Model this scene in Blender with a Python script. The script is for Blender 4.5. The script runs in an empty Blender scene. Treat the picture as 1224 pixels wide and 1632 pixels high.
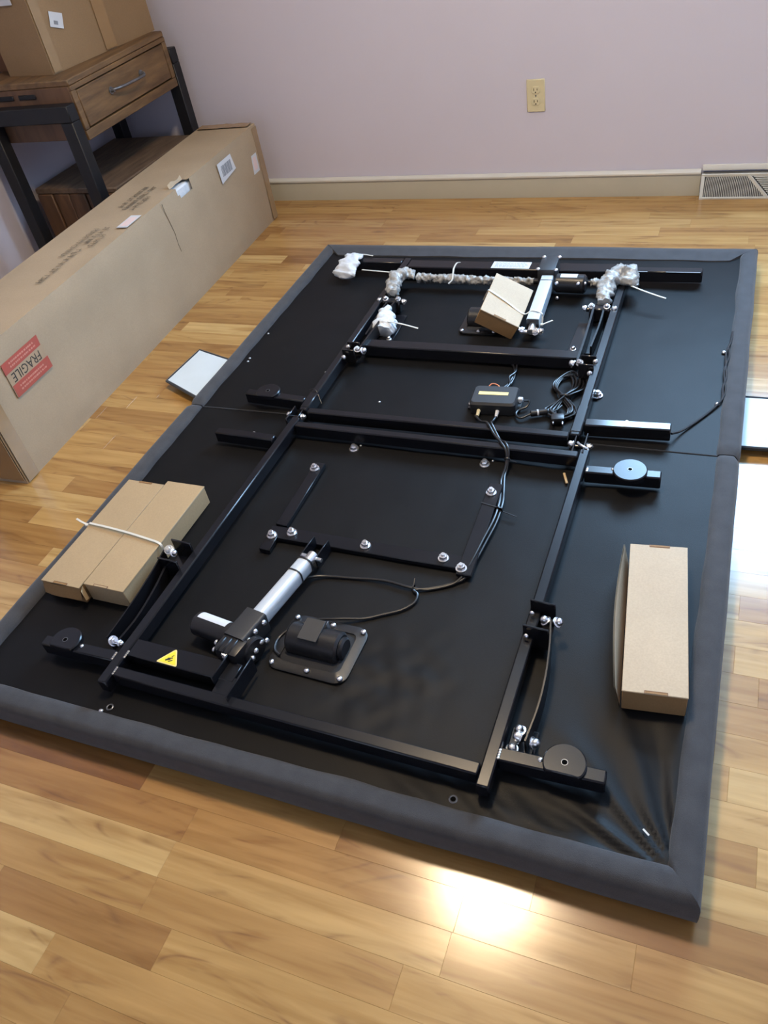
import bpy, bmesh, math, random
from mathutils import Vector, Matrix, noise

scene = bpy.context.scene
col = scene.collection
PI = math.pi

# ------------------------------------------------------------------ camera
FPX = 1276.92
yaw, pit, roll = 0.498734, 0.844462, -0.209184
Rm = Matrix.Rotation(yaw, 3, 'Z') @ Matrix.Rotation(pit, 3, 'X') @ Matrix.Rotation(roll, 3, 'Z')
cam_d = bpy.data.cameras.new('camera')
cam = bpy.data.objects.new('camera', cam_d)
col.objects.link(cam)
cam_d.sensor_fit = 'VERTICAL'
cam_d.sensor_height = 36.0
cam_d.lens = FPX / 1632.0 * 36.0
cam_d.clip_start = 0.02
cam.matrix_world = Matrix.Translation((1.44577, -0.53872, 1.34047)) @ Rm.to_4x4()
scene.camera = cam

# ------------------------------------------------------------------ world, light, exposure
world = bpy.data.worlds.new('sky')
scene.world = world
world.use_nodes = True
bg = world.node_tree.nodes['Background']
bg.inputs[0].default_value = (0.55, 0.72, 1.0, 1)
bg.inputs[1].default_value = 1.2
scene.view_settings.view_transform = 'Standard'
scene.view_settings.look = 'None'
scene.view_settings.gamma = 1
scene.view_settings.use_curve_mapping = False
scene.view_settings.exposure = 0.42

LAMP_STRENGTH = 135.0
DAY_W = 120.0
FILL_W = 3.0

def area_light(name, loc, direction, sx, sy, power, colour):
    d = bpy.data.lights.new(name, 'AREA')
    d.shape = 'RECTANGLE'
    d.size, d.size_y = sx, sy
    d.energy = power
    d.color = colour
    o = bpy.data.objects.new(name, d)
    col.objects.link(o)
    o.location = loc
    o.rotation_euler = Vector(direction).to_track_quat('-Z', 'Y').to_euler()
    return o
# daylight entering through the window in the back wall, just outside its panes
area_light('window_daylight', (1.55, 2.86, 1.55), (0, -1, -0.12), 1.15, 1.05, DAY_W, (0.40, 0.67, 1.0))
# added fill light behind the camera, set in the unseen front opening
area_light('fill_light', (1.4, -2.9, 1.5), (0, 1, -0.1), 1.6, 1.6, FILL_W, (1.0, 0.86, 0.70))

# ------------------------------------------------------------------ material helpers
def new_mat(name):
    m = bpy.data.materials.new(name)
    m.use_nodes = True
    nt = m.node_tree
    return m, nt, nt.nodes['Principled BSDF']

def N(nt, t, **kw):
    n = nt.nodes.new(t)
    for k, v in kw.items():
        setattr(n, k, v)
    return n

def ramp(nt, stops):
    r = nt.nodes.new('ShaderNodeValToRGB')
    e = r.color_ramp.elements
    while len(e) < len(stops):
        e.new(0.5)
    for i, (p, c) in enumerate(stops):
        e[i].position = p
        e[i].color = (*c, 1) if len(c) == 3 else c
    return r

def mapped_noise(nt, scale, detail=4, rough=0.55, vec='Object', stretch=(1, 1, 1), dist=0.0):
    tc = N(nt, 'ShaderNodeTexCoord')
    mp = N(nt, 'ShaderNodeMapping')
    mp.inputs['Scale'].default_value = stretch
    nt.links.new(tc.outputs[vec], mp.inputs[0])
    n = N(nt, 'ShaderNodeTexNoise')
    n.inputs['Scale'].default_value = scale
    n.inputs['Detail'].default_value = detail
    n.inputs['Roughness'].default_value = rough
    n.inputs['Distortion'].default_value = dist
    nt.links.new(mp.outputs[0], n.inputs['Vector'])
    return n

def simple(name, c1, c2=None, rough=0.5, metal=0.0, scale=20, bump=0.0, bscale=None, stretch=(1, 1, 1), spec=0.5, rough2=None, sheen=0.0, coat=0.0):
    m, nt, b = new_mat(name)
    c2 = c2 or tuple(x * 0.85 for x in c1)
    n = mapped_noise(nt, scale, stretch=stretch)
    r = ramp(nt, [(0.3, c1), (0.7, c2)])
    nt.links.new(n.outputs[0], r.inputs[0])
    nt.links.new(r.outputs[0], b.inputs['Base Color'])
    b.inputs['Roughness'].default_value = rough
    b.inputs['Metallic'].default_value = metal
    b.inputs['Specular IOR Level'].default_value = spec
    b.inputs['Sheen Weight'].default_value = sheen
    b.inputs['Coat Weight'].default_value = coat
    if rough2 is not None:
        mr = N(nt, 'ShaderNodeMapRange')
        mr.inputs['To Min'].default_value = rough
        mr.inputs['To Max'].default_value = rough2
        nt.links.new(n.outputs[0], mr.inputs[0])
        nt.links.new(mr.outputs[0], b.inputs['Roughness'])
    if bump:
        n2 = mapped_noise(nt, bscale or scale * 4, stretch=stretch)
        bp = N(nt, 'ShaderNodeBump')
        bp.inputs['Strength'].default_value = bump
        bp.inputs['Distance'].default_value = 0.002
        nt.links.new(n2.outputs[0], bp.inputs['Height'])
        nt.links.new(bp.outputs[0], b.inputs['Normal'])
    return m

def wood_floor(name, island):
    m, nt, b = new_mat(name)
    L = nt.links.new
    geo = N(nt, 'ShaderNodeNewGeometry')
    oi = N(nt, 'ShaderNodeObjectInfo')
    if island:
        tone = geo.outputs['Random Per Island']
        rnd = geo.outputs['Random Per Island']
    else:
        sc = N(nt, 'ShaderNodeSeparateColor')
        L(oi.outputs['Color'], sc.inputs[0])
        tone = sc.outputs[0]
        rnd = sc.outputs[1]
    base = ramp(nt, [(0.0, (0.25, 0.120, 0.036)), (0.3, (0.35, 0.190, 0.061)), (0.65, (0.43, 0.255, 0.088)), (1.0, (0.53, 0.360, 0.150))])
    L(tone, base.inputs[0])
    # grain coordinates: world position, shifted by the board's own number
    mul = N(nt, 'ShaderNodeMath', operation='MULTIPLY')
    mul.inputs[1].default_value = 37.0
    L(rnd, mul.inputs[0])
    comb = N(nt, 'ShaderNodeCombineXYZ')
    L(mul.outputs[0], comb.inputs[0]); L(mul.outputs[0], comb.inputs[2])
    add = N(nt, 'ShaderNodeVectorMath', operation='ADD')
    L(geo.outputs['Position'], add.inputs[0]); L(comb.outputs[0], add.inputs[1])
    def grain(scale, stretch, detail, dist):
        mp = N(nt, 'ShaderNodeMapping')
        mp.inputs['Scale'].default_value = stretch
        L(add.outputs[0], mp.inputs[0])
        n = N(nt, 'ShaderNodeTexNoise')
        n.inputs['Scale'].default_value = scale
        n.inputs['Detail'].default_value = detail
        n.inputs['Distortion'].default_value = dist
        L(mp.outputs[0], n.inputs['Vector'])
        return n
    g1 = grain(6, (0.5, 9, 1), 6, 0.4)       # fine long fibres
    g2 = grain(3.2, (0.9, 6, 1), 3, 1.2)     # broad soft streaks
    g3 = grain(1.6, (0.9, 4.5, 1), 1, 0.3)   # field whose contour lines give the arched figure
    # cathedral lines
    m3 = N(nt, 'ShaderNodeMath', operation='MULTIPLY'); m3.inputs[1].default_value = 17.0
    L(g3.outputs[0], m3.inputs[0])
    fr = N(nt, 'ShaderNodeMath', operation='PINGPONG'); fr.inputs[1].default_value = 0.5
    L(m3.outputs[0], fr.inputs[0])
    lr = ramp(nt, [(0.0, (1, 1, 1)), (0.16, (0, 0, 0)), (1, (0, 0, 0))])
    L(fr.outputs[0], lr.inputs[0])
    mask = ramp(nt, [(0.50, (0, 0, 0)), (0.66, (1, 1, 1))])
    L(g2.outputs[0], mask.inputs[0])
    mm = N(nt, 'ShaderNodeMath', operation='MULTIPLY')
    L(lr.outputs[0], mm.inputs[0]); L(mask.outputs[0], mm.inputs[1])
    mm2 = N(nt, 'ShaderNodeMath', operation='MULTIPLY'); mm2.inputs[1].default_value = 0.60
    L(mm.outputs[0], mm2.inputs[0])
    r1 = ramp(nt, [(0.32, (0.76, 0.69, 0.58)), (0.62, (1.05, 1.05, 1.05))])
    L(g1.outputs[0], r1.inputs[0])
    mx1 = N(nt, 'ShaderNodeMix', data_type='RGBA', blend_type='MULTIPLY'); mx1.inputs[0].default_value = 0.75
    L(base.outputs[0], mx1.inputs[6]); L(r1.outputs[0], mx1.inputs[7])
    r2 = ramp(nt, [(0.30, (1.12, 1.12, 1.12)), (0.52, (0.98, 0.97, 0.95)), (0.72, (0.68, 0.56, 0.44))])
    L(g2.outputs[0], r2.inputs[0])
    mx2 = N(nt, 'ShaderNodeMix', data_type='RGBA', blend_type='MULTIPLY'); mx2.inputs[0].default_value = 0.8
    L(mx1.outputs[2], mx2.inputs[6]); L(r2.outputs[0], mx2.inputs[7])
    mx3 = N(nt, 'ShaderNodeMix', data_type='RGBA')
    L(mm2.outputs[0], mx3.inputs[0]); L(mx2.outputs[2], mx3.inputs[6]); mx3.inputs[7].default_value = (0.17, 0.08, 0.03, 1)
    # knots
    mpk = N(nt, 'ShaderNodeMapping'); mpk.inputs['Scale'].default_value = (2.2, 6.5, 0.01)
    L(add.outputs[0], mpk.inputs[0])
    vo = N(nt, 'ShaderNodeTexVoronoi'); vo.inputs['Scale'].default_value = 1.0
    L(mpk.outputs[0], vo.inputs['Vector'])
    kr = ramp(nt, [(0.02, (0.75, 0.75, 0.75)), (0.10, (0, 0, 0))])
    L(vo.outputs['Distance'], kr.inputs[0])
    mx4 = N(nt, 'ShaderNodeMix', data_type='RGBA')
    L(kr.outputs[0], mx4.inputs[0]); L(mx3.outputs[2], mx4.inputs[6]); mx4.inputs[7].default_value = (0.16, 0.07, 0.025, 1)
    L(mx4.outputs[2], b.inputs['Base Color'])
    b.inputs['Roughness'].default_value = 0.27
    b.inputs['Specular IOR Level'].default_value = 0.75
    rr = N(nt, 'ShaderNodeMapRange'); rr.inputs['To Min'].default_value = 0.15; rr.inputs['To Max'].default_value = 0.24
    L(g1.outputs[0], rr.inputs[0]); L(rr.outputs[0], b.inputs['Roughness'])
    bp = N(nt, 'ShaderNodeBump'); bp.inputs['Strength'].default_value = 0.06; bp.inputs['Distance'].default_value = 0.001
    L(g1.outputs[0], bp.inputs['Height']); L(bp.outputs[0], b.inputs['Normal'])
    return m

def cardboard(name, c, rough=0.75):
    m, nt, b = new_mat(name)
    L = nt.links.new
    n = mapped_noise(nt, 5, 5)
    f = mapped_noise(nt, 260, 2)
    r = ramp(nt, [(0.3, tuple(x * 0.93 for x in c)), (0.7, tuple(x * 1.06 for x in c))])
    L(n.outputs[0], r.inputs[0])
    r2 = ramp(nt, [(0.3, (0.93, 0.93, 0.93)), (0.7, (1.03, 1.03, 1.03))])
    L(f.outputs[0], r2.inputs[0])
    mx = N(nt, 'ShaderNodeMix', data_type='RGBA', blend_type='MULTIPLY'); mx.inputs[0].default_value = 1
    L(r.outputs[0], mx.inputs[6]); L(r2.outputs[0], mx.inputs[7])
    L(mx.outputs[2], b.inputs['Base Color'])
    b.inputs['Roughness'].default_value = rough
    b.inputs['Specular IOR Level'].default_value = 0.3
    bp = N(nt, 'ShaderNodeBump'); bp.inputs['Strength'].default_value = 0.25; bp.inputs['Distance'].default_value = 0.002
    L(n.outputs[0], bp.inputs['Height']); L(bp.outputs[0], b.inputs['Normal'])
    return m

def fabric(name, c1, c2, weave=900, rough=0.9, sheen=0.3, bump=0.4, big=6, spec=0.3):
    m, nt, b = new_mat(name)
    b.inputs['Specular IOR Level'].default_value = spec
    L = nt.links.new
    tc = N(nt, 'ShaderNodeTexCoord')
    w = N(nt, 'ShaderNodeTexNoise'); w.inputs['Scale'].default_value = weave; w.inputs['Detail'].default_value = 2
    L(tc.outputs['Object'], w.inputs['Vector'])
    n = mapped_noise(nt, big, 5)
    r = ramp(nt, [(0.3, c1), (0.7, c2)])
    mixv = N(nt, 'ShaderNodeMath', operation='ADD')
    h1 = N(nt, 'ShaderNodeMath', operation='MULTIPLY'); h1.inputs[1].default_value = 0.5
    h2 = N(nt, 'ShaderNodeMath', operation='MULTIPLY'); h2.inputs[1].default_value = 0.5
    L(w.outputs[0], h1.inputs[0]); L(n.outputs[0], h2.inputs[0])
    L(h1.outputs[0], mixv.inputs[0]); L(h2.outputs[0], mixv.inputs[1])
    L(mixv.outputs[0], r.inputs[0])
    L(r.outputs[0], b.inputs['Base Color'])
    b.inputs['Roughness'].default_value = rough
    b.inputs['Sheen Weight'].default_value = sheen
    b.inputs['Sheen Roughness'].default_value = 0.5
    bp = N(nt, 'ShaderNodeBump'); bp.inputs['Strength'].default_value = bump; bp.inputs['Distance'].default_value = 0.0008
    L(w.outputs[0], bp.inputs['Height']); L(bp.outputs[0], b.inputs['Normal'])
    return m

M = {}
M['floor'] = wood_floor('oak laminate strip', False)
M['floor_far'] = wood_floor('oak laminate strip beyond', True)
M['subfloor'] = simple('joint filler', (0.16, 0.09, 0.04), rough=0.8)
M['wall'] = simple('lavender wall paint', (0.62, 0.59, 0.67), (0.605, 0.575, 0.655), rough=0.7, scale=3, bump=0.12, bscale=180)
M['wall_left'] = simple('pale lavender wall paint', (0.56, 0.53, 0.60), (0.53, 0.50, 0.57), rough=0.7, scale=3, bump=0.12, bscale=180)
M['ceiling'] = simple('ceiling paint', (0.72, 0.69, 0.64), rough=0.9, bump=0.1, bscale=120)
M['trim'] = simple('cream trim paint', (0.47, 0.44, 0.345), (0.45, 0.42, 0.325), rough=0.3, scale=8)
M['trim_cap_lit'] = simple('glossy cream trim with highlight', (0.62, 0.60, 0.54), (0.60, 0.58, 0.52), rough=0.22, scale=8)  # highlight on the cap put into the colour, lighter than the board
M['ivory'] = simple('ivory plastic', (0.68, 0.60, 0.38), (0.66, 0.58, 0.36), rough=0.35)
M['slot'] = simple('dark slot', (0.004, 0.004, 0.004), rough=1.0, spec=0.0)
M['vent'] = simple('off-white vent enamel', (0.66, 0.66, 0.60), (0.62, 0.62, 0.56), rough=0.4)
M['vent_dark'] = simple('vent interior', (0.15, 0.145, 0.13), rough=0.8)
M['deck'] = fabric('black nonwoven dust cover', (0.0040, 0.0042, 0.0050), (0.0078, 0.0080, 0.0090), weave=500, rough=0.50, sheen=0.0, bump=0.25, big=9, spec=0.14)
M['rim'] = fabric('charcoal linen upholstery', (0.029, 0.0295, 0.034), (0.057, 0.058, 0.064), weave=800, rough=0.85, sheen=0.15, bump=0.6, big=30)
M['piping'] = fabric('black piping', (0.010, 0.011, 0.014), (0.02, 0.021, 0.025), weave=700)
M['steel'] = simple('black powder-coated steel', (0.0055, 0.0060, 0.0085), (0.0080, 0.0085, 0.0115), rough=0.27, scale=6, spec=0.36)
M['steel_gloss'] = simple('glossy black enamel', (0.008, 0.008, 0.010), rough=0.16, spec=0.6, scale=30)
M['link_steel'] = simple('satin black enamel', (0.006, 0.006, 0.008), rough=0.38, spec=0.35, scale=30)
M['weld'] = simple('bright weld bead and edge glint', (0.55, 0.55, 0.56), rough=0.3, metal=1)
M['chrome'] = simple('zinc plated bolt', (0.92, 0.92, 0.93), (0.82, 0.82, 0.84), rough=0.30, metal=1.0, scale=200)
M['alu'] = simple('anodised aluminium', (0.62, 0.68, 0.74), (0.58, 0.64, 0.70), rough=0.36, metal=0.35, scale=5, stretch=(60, 1, 60))
M['plastic'] = simple('black plastic', (0.012, 0.012, 0.014), rough=0.35, scale=60, bump=0.06, bscale=500)
M['plastic_soft'] = simple('matte black plastic', (0.020, 0.021, 0.024), rough=0.5, scale=60, bump=0.12, bscale=600)
M['rubber'] = simple('black cable sheath', (0.013, 0.013, 0.015), rough=0.34)
M['paper'] = simple('white paper label', (0.58, 0.60, 0.63), (0.55, 0.57, 0.60), rough=0.6)
M['paper_grey'] = simple('grey print', (0.22, 0.24, 0.27), rough=0.7, scale=300)
M['paper_pink'] = simple('pink print', (0.72, 0.52, 0.50), (0.66, 0.58, 0.58), rough=0.7, scale=120)
M['yellow'] = simple('yellow warning vinyl', (0.86, 0.72, 0.05), (0.84, 0.70, 0.05), rough=0.35)
M['yellow_pale'] = simple('pale yellow label', (0.85, 0.68, 0.28), (0.82, 0.64, 0.24), rough=0.5)
M['ink'] = simple('black ink', (0.035, 0.032, 0.028), rough=0.7)
M['ink_faint'] = simple('worn black stamp ink', (0.10, 0.080, 0.055), (0.22, 0.165, 0.10), rough=0.8, scale=160)
M['red'] = simple('red label print', (0.40, 0.070, 0.050), (0.34, 0.085, 0.060), rough=0.6, scale=60)
M['label_tan'] = simple('translucent label film', (0.40, 0.29, 0.185), rough=0.5)
M['label_pale'] = simple('pale red lettering', (0.58, 0.24, 0.18), rough=0.6)
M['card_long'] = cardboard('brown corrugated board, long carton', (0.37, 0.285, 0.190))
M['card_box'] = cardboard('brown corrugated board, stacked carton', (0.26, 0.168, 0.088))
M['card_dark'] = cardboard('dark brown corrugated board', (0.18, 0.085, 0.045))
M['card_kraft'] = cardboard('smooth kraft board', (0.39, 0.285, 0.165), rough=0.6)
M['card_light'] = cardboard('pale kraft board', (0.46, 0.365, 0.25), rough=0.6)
M['card_side_shaded'] = cardboard('shaded kraft board side', (0.27, 0.155, 0.065), rough=0.7)  # shade of the upright sides put into the colour, darker than the lids
M['tape'] = simple('brown packing tape', (0.30, 0.185, 0.085), (0.27, 0.165, 0.075), rough=0.22, scale=14)
M['tape_clear'] = simple('clear packing tape over board', (0.31, 0.21, 0.115), rough=0.25, scale=14)
M['zip'] = simple('natural nylon tie', (0.62, 0.60, 0.54), (0.58, 0.56, 0.50), rough=0.3)
M['zip_black'] = simple('black nylon tie', (0.012, 0.012, 0.014), rough=0.35)
M['foam'] = simple('white foam sheet', (0.66, 0.70, 0.74), (0.56, 0.60, 0.65), rough=0.5, scale=50, bump=0.5, bscale=90, sheen=0.2)
M['bubble'] = simple('grey bubble film', (0.40, 0.39, 0.37), (0.22, 0.22, 0.21), rough=0.25, scale=70, bump=0.9, bscale=120)
M['bubble_light'] = simple('clear wrapping film', (0.42, 0.41, 0.39), (0.24, 0.25, 0.25), rough=0.22, scale=45, bump=0.9, bscale=110)
M['pad'] = simple('white quilted pad', (0.58, 0.64, 0.67), (0.55, 0.61, 0.64), rough=0.65)
M['wood'] = simple('reclaimed pine, brown', (0.21, 0.118, 0.048), (0.085, 0.045, 0.019), rough=0.6, scale=5, stretch=(6, 1, 8), bump=0.3, bscale=40)
M['wood_v'] = simple('reclaimed pine, upright boards', (0.16, 0.082, 0.040), (0.075, 0.038, 0.020), rough=0.6, scale=5, stretch=(6, 6, 1), bump=0.3, bscale=40)
M['wood_grey'] = simple('weathered pine, grey brown', (0.17, 0.115, 0.075), (0.085, 0.055, 0.036), rough=0.7, scale=7, stretch=(7, 1, 7), bump=0.4, bscale=60)
M['black_frame'] = simple('black iron frame', (0.009, 0.009, 0.011), (0.013, 0.013, 0.015), rough=0.45, spec=0.3)
M['pewter'] = simple('aged pewter', (0.26, 0.27, 0.29), (0.18, 0.18, 0.19), rough=0.35, metal=0.8)
M['splinter'] = simple('tan wood chip', (0.55, 0.38, 0.20), rough=0.7)
M['dust'] = simple('white lint', (0.7, 0.7, 0.68), rough=0.9)
M['copper'] = simple('copper wire', (0.60, 0.20, 0.10), rough=0.35, metal=0.4)

# ------------------------------------------------------------------ mesh helpers
def catmull(pts, n=6):
    P = [Vector(p) for p in pts]
    if len(P) < 3:
        return P
    Q = [2 * P[0] - P[1]] + P + [2 * P[-1] - P[-2]]
    out = []
    for i in range(1, len(Q) - 2):
        p0, p1, p2, p3 = Q[i - 1:i + 3]
        for k in range(n):
            t = k / n
            out.append(0.5 * ((2 * p1) + (p2 - p0) * t + (2 * p0 - 5 * p1 + 4 * p2 - p3) * t * t + (3 * p1 - p0 - 3 * p2 + p3) * t ** 3))
    out.append(P[-1])
    return out

class MB:
    def __init__(s):
        s.bm = bmesh.new()
    def box(s, c, size, rot=None, bev=0.0, seg=1):
        bm2 = bmesh.new()
        bmesh.ops.create_cube(bm2, size=1.0)
        for v in bm2.verts:
            v.co = Vector((v.co.x * size[0], v.co.y * size[1], v.co.z * size[2]))
        if bev:
            bmesh.ops.bevel(bm2, geom=list(bm2.edges), offset=min(bev, min(size) * 0.45), segments=seg, affect='EDGES', profile=0.6)
        R = rot.to_3x3() if rot is not None else Matrix.Identity(3)
        for v in bm2.verts:
            v.co = R @ v.co + Vector(c)
        s.merge(bm2)
        return s
    def merge(s, bm2):
        vm = {}
        for v in bm2.verts:
            vm[v] = s.bm.verts.new(v.co)
        for f in bm2.faces:
            try:
                s.bm.faces.new([vm[v] for v in f.verts])
            except ValueError:
                pass
        bm2.free()
    def beam(s, p0, p1, w, h, bev=0.002):
        p0, p1 = Vector(p0), Vector(p1)
        d = p1 - p0
        z = Vector((0, 0, 1))
        y = d.normalized()
        x = y.cross(z).normalized()
        zz = x.cross(y)
        R = Matrix((x, y, zz)).transposed()
        s.box((p0 + p1) / 2, (w, d.length, h), R, bev)
        return s
    def rings(s, rs, cap=True, closed=False):
        R = [[s.bm.verts.new(p) for p in r] for r in rs]
        n = len(R[0])
        rng = range(len(R)) if closed else range(len(R) - 1)
        for i in rng:
            a, b = R[i], R[(i + 1) % len(R)]
            for k in range(n):
                s.bm.faces.new([a[k], a[(k + 1) % n], b[(k + 1) % n], b[k]])
        if cap and not closed:
            s.bm.faces.new(R[0][::-1]); s.bm.faces.new(R[-1])
        return s
    def sweep(s, path, prof, cap=True, closed=False, up=(0, 0, 1)):
        P = [Vector(p) for p in path]
        rs = []
        up = Vector(up)
        for i, p in enumerate(P):
            if closed:
                t = (P[(i + 1) % len(P)] - P[i - 1]).normalized()
            else:
                t = (P[min(i + 1, len(P) - 1)] - P[max(i - 1, 0)]).normalized()
            x = t.cross(up)
            if x.length < 1e-4:
                x = t.cross(Vector((1, 0, 0)))
            x.normalize()
            y = x.cross(t)
            pr = prof(i / max(1, len(P) - 1)) if callable(prof) else prof
            rs.append([p + x * a + y * b for a, b in pr])
        return s.rings(rs, cap, closed)
    def tube(s, pts, r, seg=8, n=6, smooth=True, closed=False):
        P = catmull(pts, n) if smooth else [Vector(p) for p in pts]
        def prof(t):
            rr = r(t) if callable(r) else r
            return [(rr * math.cos(2 * PI * k / seg), rr * math.sin(2 * PI * k / seg)) for k in range(seg)]
        return s.sweep(P, prof, closed=closed)
    def cyl(s, p0, p1, r, seg=20, r2=None, bev=0.0):
        p0, p1 = Vector(p0), Vector(p1)
        r2 = r if r2 is None else r2
        d = (p1 - p0).normalized()
        x = d.orthogonal().normalized(); y = d.cross(x)
        def ring(p, rr):
            return [p + (x * math.cos(2 * PI * k / seg) + y * math.sin(2 * PI * k / seg)) * rr for k in range(seg)]
        if bev:
            rs = [ring(p0, r - bev), ring(p0 + d * bev, r), ring(p1 - d * bev, r2), ring(p1, r2 - bev)]
        else:
            rs = [ring(p0, r), ring(p1, r2)]
        return s.rings(rs)
    def lathe(s, c, prof, axis=(0, 0, 1), seg=16):
        d = Vector(axis).normalized()
        x = d.orthogonal().normalized(); y = d.cross(x)
        c = Vector(c)
        return s.rings([[c + d * z + (x * math.cos(2 * PI * k / seg) + y * math.sin(2 * PI * k / seg)) * max(r, 1e-5) for k in range(seg)] for r, z in prof])
    def prism(s, pts, z0, z1, bev=0.0, T=None):
        T = T or (lambda v: v)
        n = len(pts)
        cx = sum(p[0] for p in pts) / n; cy = sum(p[1] for p in pts) / n
        def ring(z, inset):
            out = []
            for x, y in pts:
                d = Vector((cx - x, cy - y))
                if inset and d.length > 0:
                    d = d.normalized() * inset
                    x, y = x + d.x, y + d.y
                out.append(T(Vector((x, y, z))))
            return out
        rs = [ring(z0, 0), ring(z1 - bev, 0), ring(z1, bev)] if bev else [ring(z0, 0), ring(z1, 0)]
        return s.rings(rs)
    def grid(s, fn, nu, nv, skip=None):
        V = [[s.bm.verts.new(fn(i / nu, j / nv)) for j in range(nv + 1)] for i in range(nu + 1)]
        for i in range(nu):
            for j in range(nv):
                if skip and skip((i + .5) / nu, (j + .5) / nv):
                    continue
                s.bm.faces.new([V[i][j], V[i + 1][j], V[i + 1][j + 1], V[i][j + 1]])
        return s

ORG = {}
def build(name, mb, mat, parent=None, smooth=True, weld=False, ang=38, **props):
    bm = mb.bm if isinstance(mb, MB) else mb
    if weld:
        bmesh.ops.remove_doubles(bm, verts=list(bm.verts), dist=0.0002)
    bmesh.ops.recalc_face_normals(bm, faces=list(bm.faces))
    lo = Vector((min(v.co.x for v in bm.verts), min(v.co.y for v in bm.verts), min(v.co.z for v in bm.verts)))
    hi = Vector((max(v.co.x for v in bm.verts), max(v.co.y for v in bm.verts), max(v.co.z for v in bm.verts)))
    c = Vector(((lo.x + hi.x) / 2, (lo.y + hi.y) / 2, lo.z))
    for v in bm.verts:
        v.co -= c
    me = bpy.data.meshes.new(name)
    bm.to_mesh(me); bm.free()
    if smooth:
        for p in me.polygons:
            p.use_smooth = True
        me.set_sharp_from_angle(angle=math.radians(ang))
    me.materials.append(M[mat] if isinstance(mat, str) else mat)
    o = bpy.data.objects.new(name, me)
    col.objects.link(o)
    ORG[o.name] = c
    if parent is not None:
        o.parent = parent
        o.location = c - ORG[parent.name]
    else:
        o.location = c
    for k, v in props.items():
        o[k] = v
    return o

def thing(name, label, cat, loc, group=None):
    o = bpy.data.objects.new(name, None)
    o.empty_display_size = 0.05
    col.objects.link(o)
    o.location = loc
    ORG[o.name] = Vector(loc)
    o['label'] = label; o['category'] = cat
    if group:
        o['group'] = group
    return o

def structure(name, mb, mat, parent=None, **kw):
    o = build(name, mb, mat, parent, **kw)
    if parent is None:
        o['kind'] = 'structure'
    return o

def text_mesh(s, size, place, depth=0.0004):
    """flat lettering as an MB; place maps (x, y, z) of the text plane into the world"""
    cu = bpy.data.curves.new('lettering', 'FONT')
    cu.body = s; cu.size = size; cu.extrude = 0.0; cu.align_x = 'CENTER'; cu.align_y = 'CENTER'
    cu.resolution_u = 2
    ob = bpy.data.objects.new('lettering', cu)
    col.objects.link(ob)
    bpy.context.view_layer.update()
    dg = bpy.context.evaluated_depsgraph_get()
    me = ob.evaluated_get(dg).to_mesh()
    mb = MB()
    vs = [mb.bm.verts.new(place(v.co.x, v.co.y, depth)) for v in me.vertices]
    for p in me.polygons:
        try:
            mb.bm.faces.new([vs[i] for i in p.vertices])
        except ValueError:
            pass
    ob.evaluated_get(dg).to_mesh_clear()
    bpy.data.objects.remove(ob); bpy.data.curves.remove(cu)
    return mb

rng = random.Random(7)
def nz(x, y=0.0, z=0.0, s=1.0):
    return noise.noise(Vector((x * s, y * s, z * s)))

# ================================================================== ROOM
X0, X1, Y0, YW, ZC = -1.31, 3.3, -3.0, 2.723, 2.44
fl = MB()
fl.box(((X0 + X1) / 2, (Y0 + YW) / 2, -0.03), (X1 - X0 + 0.2, YW - Y0 + 0.2, 0.054))
floor = structure('floor', fl, 'subfloor')
floor['label'] = 'floor of oak laminate strips'

PW = 0.067
row0 = -0.183
# laid strips: rows run along x; a few near joints where the photograph shows them, the rest staggered
pins = {
    0: [(-0.35, 0.12, .55), (0.12, 0.656, .93), (0.656, 1.178, .72), (1.178, 1.62, .38), (1.62, 2.05, .55)],        # -0.183..-0.116
    1: [(-0.30, 0.15, .45), (0.15, 0.663, .38), (0.663, 1.18, .55), (1.18, 1.45, .75), (1.45, 2.05, .62)],           # -0.116..-0.049
    -1: [(-0.25, 0.29, .5), (0.29, 0.659, .48), (0.659, 1.12, .40), (1.12, 1.52, .62), (1.52, 2.0, .45)],
    -2: [(-0.1, 0.36, .55), (0.36, 0.73, .16), (0.73, 1.35, .66), (1.35, 1.9, .5)],
    -3: [(0.0, 0.535, .95), (0.535, 1.05, .52), (1.05, 1.6, .60), (1.6, 2.0, .7)],
    -4: [(0.2, 0.62, .5), (0.62, 1.22, .40), (1.22, 1.8, .65)],
    6: [(1.2, 1.56, .55), (1.56, 2.05, .9)],
    9: [(1.2, 1.60, .42), (1.6, 2.05, .30)],
    11: [(1.2, 1.62, .85), (1.62, 2.05, .85)],
    12: [(1.2, 1.557, .8), (1.557, 2.05, .30)],
    13: [(1.2, 1.7, .80), (1.7, 2.1, .7)],
    37: [(-0.6, -0.393, .2), (-0.393, 0.29, .62), (0.29, 0.9, .25), (0.9, 1.5, .6), (1.5, 2.0, .4)],
    38: [(-0.6, -0.35, .25), (-0.35, 0.519, .40), (0.519, 1.2, .7), (1.2, 2.0, .35)],
    39: [(-0.6, 0.094, .75), (0.094, 0.75, .5), (0.75, 1.3, .75), (1.3, 2.0, .55)],
    40: [(-0.6, -0.1, .35), (-0.1, 0.6, .45), (0.6, 1.15, .68), (1.15, 2.0, .8)],
    41: [(-0.6, 0.085, .62), (0.085, 0.9, .45), (0.9, 2.0, .35)],
    42: [(-0.6, -0.45, .3), (-0.45, 0.5, .55), (0.5, 1.3, .6), (1.3, 2.0, .5)],
}
plank_mesh = {}
plank_count = 0
stuff = MB()
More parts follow.
